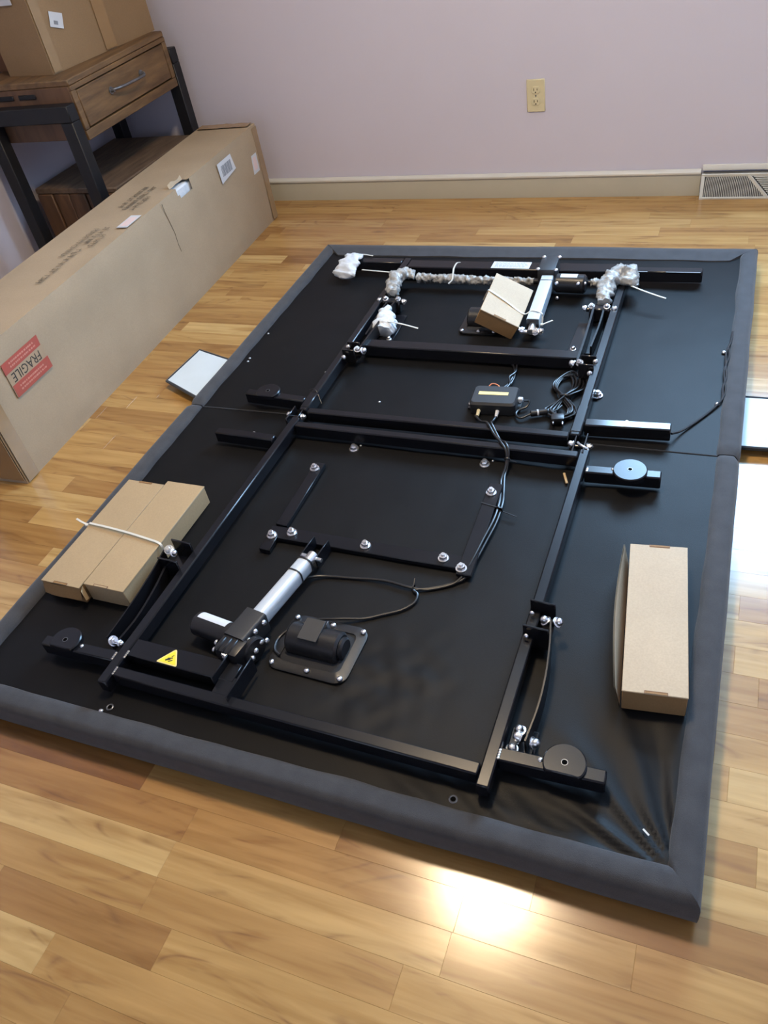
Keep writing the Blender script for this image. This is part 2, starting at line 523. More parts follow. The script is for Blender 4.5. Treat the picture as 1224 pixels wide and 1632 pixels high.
def plank_box(x0, x1, y0, y1, zt):
    g = 0.00008
    m = MB()
    a = 0.00025
    m.rings([[Vector((x0 + g, y0 + g, zt - .004)), Vector((x1 - g, y0 + g, zt - .004)), Vector((x1 - g, y1 - g, zt - .004)), Vector((x0 + g, y1 - g, zt - .004))],
             [Vector((x0 + g, y0 + g, zt - a)), Vector((x1 - g, y0 + g, zt - a)), Vector((x1 - g, y1 - g, zt - a)), Vector((x0 + g, y1 - g, zt - a))],
             [Vector((x0 + g + a, y0 + g + a, zt)), Vector((x1 - g - a, y0 + g + a, zt)), Vector((x1 - g - a, y1 - g - a, zt)), Vector((x0 + g + a, y1 - g - a, zt))]])
    return m
kmin, kmax = int((Y0 - row0) / PW) - 1, 43
for k in range(kmin, kmax + 1):
    y0 = row0 + k * PW
    y1 = min(y0 + PW, YW)
    if y1 - y0 < 0.005 or y0 < Y0 - 0.1:
        continue
    segs = []
    near = -5 <= k <= 43
    if k in pins:
        segs = list(pins[k])
        xs, xe = segs[0][0], segs[-1][1]
        if k in (6, 9, 11, 12, 13):
            x = xs
            while x > -0.75:
                l = rng.uniform(0.32, 0.62)
                segs.insert(0, (x - l, x, rng.random())); x -= l
    else:
        x = -0.75 + rng.uniform(-0.4, 0.0)
        while x < 2.0:
            l = rng.uniform(0.34, 0.72)
            segs.append((x, x + l, min(1, max(0, rng.gauss(0.55, 0.24))))); x += l
    # continue to both walls
    x = segs[0][0]
    left = []
    while x > X0:
        l = rng.uniform(0.4, 0.7); left.append((max(X0, x - l), x, rng.random())); x -= l
    x = segs[-1][1]
    right = []
    while x < X1:
        l = rng.uniform(0.4, 0.7); right.append((x, min(X1, x + l), rng.random())); x += l
    for (a, b, t) in segs + left + right:
        hidden_by_bed = y0 > 0.07 and y1 < 2.05 and a > 0.05 and b < 1.48
        individual = near and not hidden_by_bed and b > -0.62 and a < 1.75 and plank_count < 290
        if y0 > -0.05 and a < 1.75 and a > 1.66 and not (k in pins):
            individual = False
        if individual:
            plank_count += 1
            o = build('floor_plank', plank_box(a, b, y0, y1, 0.0), 'floor', floor, smooth=False)
            o.color = (t, rng.random(), 0, 1)
        else:
            stuff.merge(plank_box(a, b, y0, y1, 0.0).bm)
build('floor_planks_beyond', stuff, 'floor_far', floor, smooth=False, kind='stuff')

# walls: the back wall has a window opening above the register
WX0, WX1, WZ0, WZ1 = 0.95, 2.15, 1.0, 2.1
wb = MB()
T = 0.12
for (a, b, c, d) in ((X0 - T, WX0, 0, ZC), (WX1, X1 + T, 0, ZC), (WX0, WX1, 0, WZ0), (WX0, WX1, WZ1, ZC)):
    wb.box(((a + b) / 2, YW + T / 2, (c + d) / 2), (b - a, T, d - c))
structure('wall_back', wb, 'wall')
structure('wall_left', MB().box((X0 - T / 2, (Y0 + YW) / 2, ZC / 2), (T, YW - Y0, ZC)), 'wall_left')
structure('wall_right', MB().box((X1 + T / 2, (Y0 + YW) / 2, ZC / 2), (T, YW - Y0, ZC)), 'wall')
wf = MB()   # front wall with a wide opening behind the photographer
for (a, b, c, d) in ((X0 - T, 0.6, 0, ZC), (2.2, X1 + T, 0, ZC), (0.6, 2.2, 2.3, ZC)):
    wf.box(((a + b) / 2, Y0 - T / 2, (c + d) / 2), (b - a, T, d - c))
structure('wall_front', wf, 'wall')
structure('ceiling', MB().box(((X0 + X1) / 2, (Y0 + YW) / 2, ZC + 0.05), (X1 - X0 + 0.24, YW - Y0 + 0.24, 0.1)), 'ceiling')
# window frame and panes
wn = MB()
for (a, b, c, d) in ((WX0, WX0 + .05, WZ0, WZ1), (WX1 - .05, WX1, WZ0, WZ1), (WX0 + .05, WX1 - .05, WZ0, WZ0 + .05), (WX0 + .05, WX1 - .05, WZ1 - .05, WZ1), ((WX0 + WX1) / 2 - .02, (WX0 + WX1) / 2 + .02, WZ0 + .05, WZ1 - .05)):
    wn.box(((a + b) / 2, YW + 0.07, (c + d) / 2), (b - a, 0.05, d - c), bev=0.004)
win = structure('window_1', wn, 'trim')
# baseboards
def baseboard(name, x0, x1):
    m = MB()
    prof = [(0, 0), (0.014, 0), (0.014, 0.070), (0.011, 0.078), (0.016, 0.082), (0.016, 0.088), (0.008, 0.094), (0, 0.094)]
    m.rings([[Vector((x0, YW - a, z)) for a, z in prof], [Vector((x1, YW - a, z)) for a, z in prof]])
    o = structure(name, m, 'trim')
    c = MB()
    pc_ = [(0.002, 0.0795), (0.0155, 0.0795), (0.0185, 0.083), (0.0185, 0.089), (0.014, 0.0945), (0.006, 0.098), (0.002, 0.098)]
    c.rings([[Vector((x0, YW - a, z)) for a, z in pc_], [Vector((x1, YW - a, z)) for a, z in pc_]])
    build('cap_moulding', c, 'trim_cap_lit', o)
    return o
baseboard('baseboard_back', X0, 1.308)
m = MB()
prof = [(0, 0), (0.014, 0), (0.014, 0.078), (0.008, 0.092), (0, 0.092)]
m.rings([[Vector((X0 + a, Y0, z)) for a, z in prof], [Vector((X0 + a, 1.80, z)) for a, z in prof]])
structure('baseboard_left', m, 'trim')
m = MB()
m.rings([[Vector((1.312, YW - a, z)) for a, z in ((0, 0.094), (0.012, 0.094), (0.012, 0.104), (0.006, 0.112), (0, 0.112))],
         [Vector((2.4, YW - a, z)) for a, z in ((0, 0.094), (0.012, 0.094), (0.012, 0.104), (0.006, 0.112), (0, 0.112))]])
structure('trim_1', m, 'trim_cap_lit')

# ceiling lamp (its mirror image is the bright patch on the floor)
m_l, nt, b = new_mat('lit glass diffuser')
b.inputs['Base Color'].default_value = (0.9, 0.85, 0.75, 1)
b.inputs['Emission Color'].default_value = (1.0, 0.765, 0.49, 1)
b.inputs['Emission Strength'].default_value = LAMP_STRENGTH
LX, LY = 0.79, 0.90
lamp = thing('ceiling_light', 'round flush ceiling light with a frosted glass diffuser', 'lamp', (LX, LY, ZC - 0.09))
build('lamp_base', MB().cyl((LX, LY, ZC - 0.025), (LX, LY, ZC - 0.0005), 0.18, 40), 'vent', lamp)
md = MB().lathe((LX, LY, ZC - 0.026), [(0.001, -0.060), (0.06, -0.058), (0.11, -0.050), (0.145, -0.032), (0.16, -0.010), (0.16, 0.0)], seg=40)
build('glass_diffuser', md, m_l, lamp)

# wall outlet
ol = thing('wall_outlet', 'ivory duplex electrical outlet plate on the lavender wall', 'outlet', (0.688, YW, 0.325))
build('outlet_plate', MB().box((0.688, YW - 0.003, 0.386), (0.070, 0.006, 0.116), bev=0.003), 'ivory', ol)
for zc in (0.407, 0.366):
    pts = []
    for k in range(24):
        a = 2 * PI * k / 24
        pts.append((0.688 + 0.0165 * math.cos(a), zc + max(-0.0125, min(0.0125, 0.0165 * math.sin(a)))))
    s = build('socket', MB().prism(pts, 0.0, 0.0025, 0.0006, T=lambda v: Vector((v.x, YW - 0.006 - v.z, v.y))), 'ivory', ol)
    for dx, hh in ((-0.0063, 0.009), (0.0063, 0.0075)):
        build('blade_slot', MB().box((0.688 + dx, YW - 0.0086, zc + 0.002), (0.0022, 0.0006, hh)), 'slot', s)
    build('ground_hole', MB().cyl((0.688, YW - 0.0083, zc - 0.008), (0.688, YW - 0.0089, zc - 0.008), 0.0024, 10), 'slot', s)
build('cover_screw', MB().cyl((0.688, YW - 0.006, 0.3865), (0.688, YW - 0.0075, 0.3865), 0.003, 10), 'pewter', ol)

# floor register along the back wall
VX0, VX1 = 1.312, 2.35
vt = thing('floor_register', 'off-white baseboard heating register with upright fins at the back wall', 'heating vent', ((VX0 + VX1) / 2, YW, 0))
YF_T, YF_B = YW - 0.022, YW - 0.046     # the face leans out towards the floor
def vp(x, z, out=0.0):
    t = z / 0.086
    return Vector((x, YF_B + (YF_T - YF_B) * t - out, z))
m = MB()
m.rings([[Vector((x, YW - 0.002, 0.0)), Vector((x, YF_B + 0.012, 0.0)), Vector((x, YF_T + 0.010, 0.086)), Vector((x, YW - 0.002, 0.086))] for x in (VX0 + 0.004, VX1)])
build('register_body', m, 'vent_dark', vt)
def vstrip(pa, pb, w, th=0.006):
    m = MB()
    A, B = vp(*pa), vp(*pb)
    d = (B - A).normalized()
    nrm = Vector((0, -1, -0.27)).normalized()
    sd = d.cross(nrm).normalized() * w / 2
    m.rings([[A - sd, A + sd, A + sd + nrm * th, A - sd + nrm * th], [B - sd, B + sd, B + sd + nrm * th, B - sd + nrm * th]])
    return m
fr = vstrip((VX0, 0.082), (VX1, 0.082), 0.009)
fr.merge(vstrip((VX0, 0.004), (VX1, 0.004), 0.007).bm)
fr.merge(vstrip((VX0 + 0.005, 0.0), (VX0 + 0.005, 0.086), 0.012).bm)
fr.merge(vstrip((1.474, 0.080), (1.548, 0.004), 0.010, 0.0065).bm)
build('register_frame', fr, 'vent', vt)
x = VX0 + 0.016
nf = 0
while x < 1.545:
    ztop = 0.079
    if x + 0.008 > 1.474:
        ztop = max(0.010, 0.080 - (x + 0.004 - 1.474) * 76 / 74 - 0.004)
    bow = 0.006
    pts = []
    m = MB()
    for sgn in range(2):
        pass
    ring = []
    for i in range(5):
        z = 0.005 + (ztop - 0.005) * i / 4
        xx = x + bow * math.sin(PI * z / 0.09) * -0.6 + z * 0.07
        c = vp(xx, z)
        ring.append([c + Vector((-0.0013, 0.004, 0)), c + Vector((0.0013, 0.004, 0)), c + Vector((0.0010, -0.003, 0)), c + Vector((-0.0010, -0.003, 0))])
    m.rings(ring)
    build('fin', m, 'vent', vt, smooth=False)
    x += 0.0062
    nf += 1
for i in range(11):
    z = 0.012 + i * 0.0062
    xs = 1.486 + (0.080 - z) * 74 / 76
    m = MB()
    m.rings([[vp(a, z - 0.0010, -0.004), vp(a, z + 0.0010, -0.004), vp(a, z + 0.0010, 0.003), vp(a, z - 0.0010, 0.003)] for a in (xs, VX1)])
    build('louvre', m, 'vent', vt, smooth=False)

# ================================================================== CONSOLE TABLE
tb = thing('side_table', 'rustic brown wooden side table with black iron legs and a drawer', 'table', (-1.03, 2.28, 0))
build('table_top', MB().box((-1.04, 2.277, 0.739), (0.47, 0.640, 0.022), bev=0.004), 'wood', tb)
cb = MB()
cb.box((-1.04, 1.968, 0.637), (0.455, 0.020, 0.182), bev=0.002)
cb.box((-1.04, 2.588, 0.637), (0.455, 0.020, 0.182), bev=0.002)
cb.box((-1.262, 2.277, 0.637), (0.012, 0.60, 0.182), bev=0.002)
cb.box((-1.04, 2.277, 0.553), (0.455, 0.60, 0.012), bev=0.002)
build('drawer_case', cb, 'wood_v', tb)
ff = MB()     # frame round the drawer on the +x side
ff.box((-0.812, 2.277, 0.720), (0.018, 0.636, 0.016), bev=0.002)
ff.box((-0.812, 2.277, 0.5605), (0.018, 0.636, 0.033), bev=0.002)
ff.box((-0.812, 1.972, 0.645), (0.018, 0.026, 0.134), bev=0.002)
ff.box((-0.812, 2.582, 0.645), (0.018, 0.026, 0.134), bev=0.002)
build('face_frame', ff, 'wood', tb)
dr = build('drawer', MB().box((-0.813, 2.277, 0.645), (0.020, 0.576, 0.126), bev=0.003), 'wood', tb)
hp = [(-0.803, 2.165, 0.655), (-0.785, 2.170, 0.656), (-0.774, 2.20, 0.655), (-0.770, 2.27, 0.653), (-0.774, 2.34, 0.651), (-0.785, 2.370, 0.650), (-0.803, 2.375, 0.650)]
hm = MB().tube(hp, 0.0055, 10)
for yy in (2.167, 2.373):
    hm.cyl((-0.8035, yy, 0.653), (-0.799, yy, 0.653), 0.013, 16)
    hm.cyl((-0.799, yy, 0.653), (-0.785, yy, 0.653), 0.008, 12, 0.006)
build('drawer_handle', hm, 'pewter', dr)
for xx in (-1.012, -1.118):
    build('slot_pull', MB().box((xx, 1.9565, 0.703), (0.082, 0.006, 0.017), bev=0.003), 'black_frame', tb, label='dark recessed pull')
def leg(x, y):
    build('leg', MB().box((x, y, 0.311), (0.055, 0.050, 0.622), bev=0.003), 'black_frame', tb)
for yy in (1.928, 2.630):
    leg(-0.832, yy); leg(-1.208, yy)
    build('leg_rail', MB().box((-1.02, yy, 0.650), (0.431, 0.050, 0.056), bev=0.003), 'black_frame', tb)
# lower plinth with upright boards on its end
build('plinth_box', MB().box((-1.035, 2.318, 0.185), (0.400, 0.56, 0.27), bev=0.006), 'wood_v', tb)
build('plinth_top', MB().box((-1.035, 2.315, 0.331), (0.420, 0.58, 0.022), bev=0.004), 'wood_grey', tb)
for i in range(5):
    xx = -1.035 - 0.168 + i * 0.084
    build('end_board', MB().box((xx, 2.030 + 0.004 * (i % 2), 0.185), (0.079, 0.016, 0.268), bev=0.004), 'wood_v', tb)
for i in range(4):
    yy = 2.1 + i * 0.135
    build('side_board', MB().box((-0.829 - 0.002 * (i % 2), yy, 0.185), (0.012, 0.130, 0.268), bev=0.003), 'wood_grey', tb)

# cartons on the table
def wavy_box(L, W, H, amp, T, res=0.03, skip=None, seed=0.0):
    """closed carton, length along local y, origin at its bottom centre; sides bulge slightly"""
    m = MB()
    def P(x, y, z):
        ex = min(1, (W / 2 - abs(x)) / 0.05) if True else 0
        ey = min(1, (L / 2 - abs(y)) / 0.05)
        ez = min(1, min(z, H - z) / 0.05)
        nx = nz(y * 3 + seed, z * 4, 1.3) * amp + nz(y * 12 + seed, z * 12, 5) * amp * .25
        ny = nz(x * 4 + seed, z * 4, 7.7) * amp
        nzz = nz(x * 5 + seed, y * 3, 3.1) * amp
        sx = 1 if x > 0 else -1
        bx = sx * (amp * 0.8 * min(ey, ez) + nx * (0.3 + min(ey, ez))) if abs(abs(x) - W / 2) < 1e-6 else 0
        by = ny * min(ex, ez) if abs(abs(y) - L / 2) < 1e-6 else 0
        bz = nzz * min(ex, ey) if abs(z - H) < 1e-6 else 0
        return T(Vector((x + bx, y + by, z + bz)))
    nu = max(4, int(L / res)); nw = max(4, int(W / res)); nh = max(4, int(H / res))
    m.grid(lambda u, v: P(W / 2, -L / 2 + L * u, H * v), nu, nh, (lambda u, v: skip('px', -L / 2 + L * u, H * v)) if skip else None)
    m.grid(lambda u, v: P(-W / 2, -L / 2 + L * u, H * v), nu, nh)
    m.grid(lambda u, v: P(-W / 2 + W * u, -L / 2, H * v), nw, nh)
    m.grid(lambda u, v: P(-W / 2 + W * u, L / 2, H * v), nw, nh)
    m.grid(lambda u, v: P(-W / 2 + W * u, -L / 2 + L * v, H), nw, nu, (lambda u, v: skip('pz', -W / 2 + W * u, -L / 2 + L * v)) if skip else None)
    m.grid(lambda u, v: P(-W / 2 + W * u, -L / 2 + L * v, 0), nw, nu)
    return m

ang = math.atan2(-0.074, 0.577)      # length axis leans a little to +x
RA = Matrix.Rotation(ang, 3, 'Z')
ca = Vector((-0.923, 2.036, 0.7505)) + RA @ Vector((-0.119, 0.29, 0))
def TA(v):
    return RA @ v + ca
bxA = thing('shipping_carton', 'tall brown carton with a tape strip and small white label, standing on the table', 'box', ca)
build('carton_body', wavy_box(0.58, 0.238, 0.46, 0.002, TA, 0.04, seed=2), 'card_box', bxA, weld=True)
def sheet(name, T, c, half_u, half_v, u, v, mat, parent, th=0.0006, **kw):
    """thin sticker: centre c, half sizes, axes u,v in local frame, pushed out along n"""
    m = MB()
    c, u, v = Vector(c), Vector(u).normalized(), Vector(v).normalized()
    n = u.cross(v)
    a = [c - u * half_u - v * half_v, c + u * half_u - v * half_v, c + u * half_u + v * half_v, c - u * half_u + v * half_v]
    m.rings([[T(p) for p in a], [T(p + n * th) for p in a]])
    return build(name, m, mat, parent, smooth=False, **kw)
OX = 0.238 / 2 + 0.0045
sheet('tape_strip', TA, (OX, -0.29 + 0.318, 0.23), 0.030, 0.225, (0, 1, 0), (0, 0, 1), 'tape', bxA, label='glossy brown packing tape')
sheet('edge_tape', TA, (OX, -0.29 + 0.024, 0.23), 0.020, 0.225, (0, 1, 0), (0, 0, 1), 'tape_clear', bxA, label='glossy clear packing tape')
lb = sheet('shipping_label', TA, (OX + 0.0004, -0.29 + 0.098, 0.153), 0.030, 0.024, (0, 1, -0.35), (0, 0.35, 1), 'paper', bxA, th=0.0010, label='small white label')
sheet('label_print', TA, (OX + 0.0016, -0.29 + 0.092, 0.146), 0.009, 0.006, (0, 1, -0.35), (0, 0.35, 1), 'paper_grey', lb)
lb = sheet('shipping_label', TA, (-0.119 + 0.110, -0.2935, 0.262), 0.060, 0.035, (1, 0, 0), (0, 0, 1), 'paper', bxA, th=0.001, label='white label at the top of the end face')
cbp = Vector((-1.240, 2.32, 0.7505))
bxB = thing('brown_carton', 'dark brown carton behind the taped one, against the left wall', 'box', cbp)
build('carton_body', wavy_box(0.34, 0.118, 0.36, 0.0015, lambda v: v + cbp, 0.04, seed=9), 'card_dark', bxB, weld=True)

# ================================================================== LONG CARTON
A = Vector((-0.448, 2.537, 0)); B = Vector((-0.374, 0.700, 0))
ul = (A - B).normalized(); wl = Vector((-ul.y, ul.x, 0))
LL, LW, LH = (A - B).length, 0.258, 0.396
cl = (A + B) / 2 + wl * LW / 2
RL = Matrix((-wl, ul, Vector((0, 0, 1)))).transposed()     # local x -> towards the bed, y -> to the wall
def TL(v):
    return RL @ v + cl
def hole(face, a, b):
    # torn hand hole astride the top edge
    if face == 'px':
        return abs(a + LL / 2 - 1.215) < 0.052 * (1 - 0.2 * (LH - b) / 0.04) and b > LH - 0.034
    return abs(b + LL / 2 - 1.205) < 0.045 and a > LW / 2 - 0.022
lc = thing('long_shipping_carton', 'long brown carton lying on the floor, printed with stamps and a red label', 'box', cl)
build('carton_body', wavy_box(LL, LW, LH, 0.004, TL, 0.0125, hole, seed=4), 'card_long', lc, weld=True)
fb = MB()
fb.box(TL(Vector((LW / 2 - 0.030, -LL / 2 + 1.215, LH - 0.035))), (0.040, 0.16, 0.050), bev=0.006)
build('foam_insert', fb, 'foam', lc, label='white foam seen through the torn hole')
fm = MB()
fm.grid(lambda u, v: TL(Vector((LW / 2 - 0.022 - 0.004 * v + 0.002 * math.sin(u * 9), -LL / 2 + 1.158 + 0.092 * u, LH + 0.001 + (0.014 + 0.005 * math.sin(u * 7)) * v))), 8, 3)
build('torn_flap', fm, 'card_light', lc)
FX = LW / 2 + 0.0055
def TLf(v):      # face frame: x along the carton from its near end, y up, z out
    return TL(Vector((FX + v.z, -LL / 2 + v.x, v.y)))
def fsheet(name, pts, mat, parent, th=0.0007, lift=0.0, **kw):
    m = MB()
    m.rings([[TLf(Vector((a, b, lift))) for a, b in pts], [TLf(Vector((a, b, lift + th))) for a, b in pts]])
    return build(name, m, mat, parent, smooth=False, **kw)
# red FRAGILE label, upside down because the carton lies upside down
fg = fsheet('fragile_label', [(0.114, 0.228), (0.276, 0.228), (0.276, 0.333), (0.114, 0.333)], 'label_tan', lc, label='red and tan FRAGILE sticker, upside down')
fsheet('label_band', [(0.112, 0.300), (0.274, 0.302), (0.275, 0.334), (0.113, 0.333)], 'red', fg, lift=0.0008)
fsheet('label_band', [(0.116, 0.226), (0.280, 0.226), (0.279, 0.262), (0.116, 0.263)], 'red', fg, lift=0.0008)
tm = text_mesh('FRAGILE', 0.040, lambda x, y, z: TLf(Vector((0.194 - x * 0.88, 0.282 - y, 0.0012))))
build('lettering', tm, 'ink', fg, smooth=False)
for (yc, n) in ((0.3175, 2), (0.2445, 2)):
    mk = MB()
    r2 = random.Random(int(yc * 1000))
    for row in range(n):
        x = 0.140
        while x < 0.252:
            l = r2.uniform(0.003, 0.008)
            a, b2 = x, x + l
            z0 = yc + (row - 0.5) * 0.011
            mk.rings([[TLf(Vector((p, q, 0.0017))) for p, q in ((a, z0 - .0025), (b2, z0 - .0025), (b2, z0 + .0025), (a, z0 + .0025))],
                      [TLf(Vector((p, q, 0.0020))) for p, q in ((a, z0 - .0025), (b2, z0 - .0025), (b2, z0 + .0025), (a, z0 + .0025))]])
            x += l + r2.uniform(0.001, 0.004)
    build('small_print', mk, 'label_pale', fg, smooth=False, kind='stuff')
# barcode label and pink sticker at the far end
bl = fsheet('barcode_label', [(1.466, 0.292), (1.594, 0.306), (1.578, 0.368), (1.462, 0.368)], 'paper', lc, label='white barcode label')
for i in range(12):
    x = 1.486 + i * 0.0068
    fsheet('barcode_bar', [(x, 0.312), (x + 0.0035 + 0.001 * (i % 3), 0.312), (x + 0.0035 + 0.001 * (i % 3), 0.352), (x, 0.352)], 'paper_grey', bl, lift=0.0008, th=0.0003)
pk = fsheet('pink_sticker', [(1.724, 0.228), (1.778, 0.228), (1.780, 0.300), (1.735, 0.300)], 'paper', lc, label='small pink and white sticker')
fsheet('sticker_print', [(1.734, 0.240), (1.768, 0.240), (1.768, 0.290), (1.742, 0.290)], 'paper_pink', pk, lift=0.0008, th=0.0003)
# sticker on the top edge
def TLt(v):      # top frame: x along from the near end, y from the bed-side edge inwards
    return TL(Vector((LW / 2 - v.y, -LL / 2 + v.x, LH + 0.0035 + v.z)))
def tsheet(name, pts, mat, parent, lift=0.0, th=0.0006, **kw):
    m = MB()
    m.rings([[TLt(Vector((a, b, lift))) for a, b in pts], [TLt(Vector((a, b, lift + th))) for a, b in pts]])
    return build(name, m, mat, parent, smooth=False, **kw)
s1 = tsheet('pink_sticker', [(0.84, 0.004), (0.935, 0.004), (0.935, 0.046), (0.84, 0.046)], 'paper', lc, label='small pink and white sticker on the top edge')
tsheet('sticker_print', [(0.85, 0.008), (0.92, 0.008), (0.92, 0.040), (0.85, 0.040)], 'paper_pink', s1, lift=0.0008, th=0.0003)
# packing tape round the near end edge and far end
et = MB()
for (ox, oy, w, h0) in ((FX, 0.028, 0.026, 0.02),):
    pass
fsheet('edge_tape', [(0.004, 0.004), (0.050, 0.004), (0.050, 0.385), (0.004, 0.385)], 'tape_clear', lc, th=0.0005, label='clear packing tape at the near end')
m = MB()
pt = [(-0.10, 0.030), (LW / 2 + 0.004, 0.030)]
m.box(TL(Vector((LW / 2 - 0.045, -LL / 2 - 0.005, 0.20))), (0.090, 0.0012, 0.37), RL)
build('end_tape', m, 'tape', lc, label='brown packing tape on the near end')
fsheet('edge_tape', [(LL - 0.045, 0.006), (LL - 0.004, 0.006), (LL - 0.004, 0.388), (LL - 0.045, 0.388)], 'tape_clear', lc, th=0.0005, label='clear packing tape at the far end')
m = MB()
m.grid(lambda u, v: TL(Vector((-LW / 2 + 0.01 + (LW - 0.02) * u, LL / 2 - 0.05 + 0.05 * v, LH + 0.0048 + 0.003 * nz(u * 7, v * 3, 2) ))), 14, 4)
build('top_tape', m, 'tape', lc, label='crumpled brown tape at the far end')
# torn crease running down the long face
m = MB()
cr = [(1.050, 0.388), (1.052, 0.36), (1.060, 0.32), (1.068, 0.275), (1.066, 0.235), (1.070, 0.205)]
for (a, b) in zip(cr[:-1], cr[1:]):
    m.rings([[TLf(Vector((a[0] - .0018, a[1], 0))), TLf(Vector((a[0] + .0018, a[1], 0))), TLf(Vector((a[0], a[1], .0012)))],
             [TLf(Vector((b[0] - .0012, b[1], 0))), TLf(Vector((b[0] + .0012, b[1], 0))), TLf(Vector((b[0], b[1], .0012)))]])
build('torn_crease', m, 'ink_faint', lc)
# stamped text blocks on the top, mostly worn away: strokes where the print can no longer be read
def stamp(p0, p1, size, seed, parent, text=None):
    p0, p1 = Vector((*p0, 0)), Vector((*p1, 0))
    d = (p1 - p0); ln = d.length; d.normalize()
    up = Vector((d.y, -d.x, 0))           # lettering stands upside down to the camera
    z = LH + 0.0045
    if text:
        c = (p0 + p1) / 2
        mt = text_mesh(text, size * 1.35, lambda x, y, q: c - d * x * 0.86 + up * y + Vector((0, 0, z)))
        return build('stamped_words', mt, 'ink_faint', parent, smooth=False)
    r3 = random.Random(seed)
    mt = MB()
    t = 0.0
    while t < ln - size * 0.5:
        w = size * r3.uniform(0.45, 0.75)
        kind = r3.choice('HILTUCF')
        q0 = p0 + d * t
        def bar(a, b, c2, d2):
            c4 = [q0 + d * a + up * b, q0 + d * c2 + up * b, q0 + d * c2 + up * d2, q0 + d * a + up * d2]
            mt.rings([[p + Vector((0, 0, z)) for p in c4], [p + Vector((0, 0, z + .0003)) for p in c4]])
        s_ = size * 0.17
        h = size / 2
        if kind in 'HLUCF': bar(0, -h, s_, h)
        if kind in 'IT': bar(w / 2 - s_ / 2, -h, w / 2 + s_ / 2, h)
        if kind in 'HU': bar(w - s_, -h, w, h)
        if kind in 'TCF': bar(0, h - s_, w, h)
        if kind in 'LUC': bar(0, -h, w, -h + s_)
        if kind in 'HF': bar(0, -s_ / 2, w, s_ / 2)
        t += w + size * (0.22 if r3.random() > 0.18 else 0.7)
    return build('stamped_line', mt, 'ink_faint', parent, smooth=False, kind='stuff')
stamp((-0.478, 1.153), (-0.482, 1.262), 0.019, 1, lc)
stamp((-0.487, 1.275), (-0.490, 1.392), 0.019, 2, lc)
stamp((-0.524, 1.300), (-0.530, 1.553), 0.024, 3, lc, 'MADE IN CHINA')
stamp((-0.496, 1.424), (-0.490, 1.553), 0.019, 4, lc)
stamp((-0.464, 1.400), (-0.466, 1.490), 0.019, 5, lc)
stamp((-0.552, 1.700), (-0.552, 1.876), 0.019, 6, lc)
stamp((-0.522, 1.678), (-0.516, 1.885), 0.019, 7, lc)
stamp((-0.490, 1.677), (-0.486, 1.790), 0.019, 8, lc)

# ================================================================== ADJUSTABLE BED BASE, UPSIDE DOWN
W_, L_, YH = 1.53, 2.115, 1.055
ZD, ZR = 0.066, 0.077
bed = thing('adjustable_bed_base', 'upholstered adjustable bed base lying upside down on the floor, black underside showing', 'bed base', (W_ / 2, L_ / 2, 0))

def deck(y0, y1, seed):
    def fn(u, v):
        x = 0.030 + (W_ - 0.06) * u
        y = y0 + (y1 - y0) * v
        z = ZD + 0.0018 * nz(x * 5, y * 5, seed) + 0.0005 * nz(x * 17, y * 13, seed)
        if seed == 1:
            # slack cloth gathered towards the near right corner and along the near edge
            dx, dy = 1.50 - x, y - 0.03
            r = math.hypot(dx, dy); th = math.atan2(dy, dx)
            k = max(0.0, 1 - r / 0.42) * min(1, r / 0.05)
            z += 0.0100 * k * (math.sin(th * 19 + 2 * nz(r * 7, 3)) * 0.40 + 0.45 * nz(th * 11, r * 5, 2))
            k2 = max(0.0, 1 - abs(y - 0.075) / 0.07) * max(0, min(1, (x - 0.9) / 0.2))
            z += 0.0050 * k2 * nz(x * 22 + y * 30, y * 9, 4)
            k3 = math.exp(-((x - 0.93) ** 2 + (y - 0.26) ** 2) / 0.012)
            z += 0.0045 * k3 * nz(x * 26, y * 26, 8)
        edge = min(x - 0.03, W_ - 0.03 - x)
        return Vector((x, y, max(0.0615, min(z, ZR - 0.003))))
    m = MB()
    nu, nv = 230, 150
    m.grid(fn, nu, nv)
    # sides and bottom of the deck board
    m.rings([[Vector((0.03, y0, 0.012)), Vector((W_ - 0.03, y0, 0.012)), Vector((W_ - 0.03, y1, 0.012)), Vector((0.03, y1, 0.012))],
             [Vector((0.03, y0, 0.060)), Vector((W_ - 0.03, y0, 0.060)), Vector((W_ - 0.03, y1, 0.060)), Vector((0.03, y1, 0.060))]])
    return m
dk1 = build('foot_deck', deck(0.03, YH - 0.003, 1), 'deck', bed, ang=60, label='black fabric covered deck of the foot half')
dk2 = build('head_deck', deck(YH + 0.003, L_ - 0.03, 2), 'deck', bed, ang=60, label='black fabric covered deck of the head half')
build('hinge_seam', MB().tube([(0.05, YH, 0.0655), (0.4, YH + 0.002, 0.0668), (0.9, YH - 0.002, 0.067), (1.48, YH, 0.0655)], 0.0022, 6), 'piping', bed)

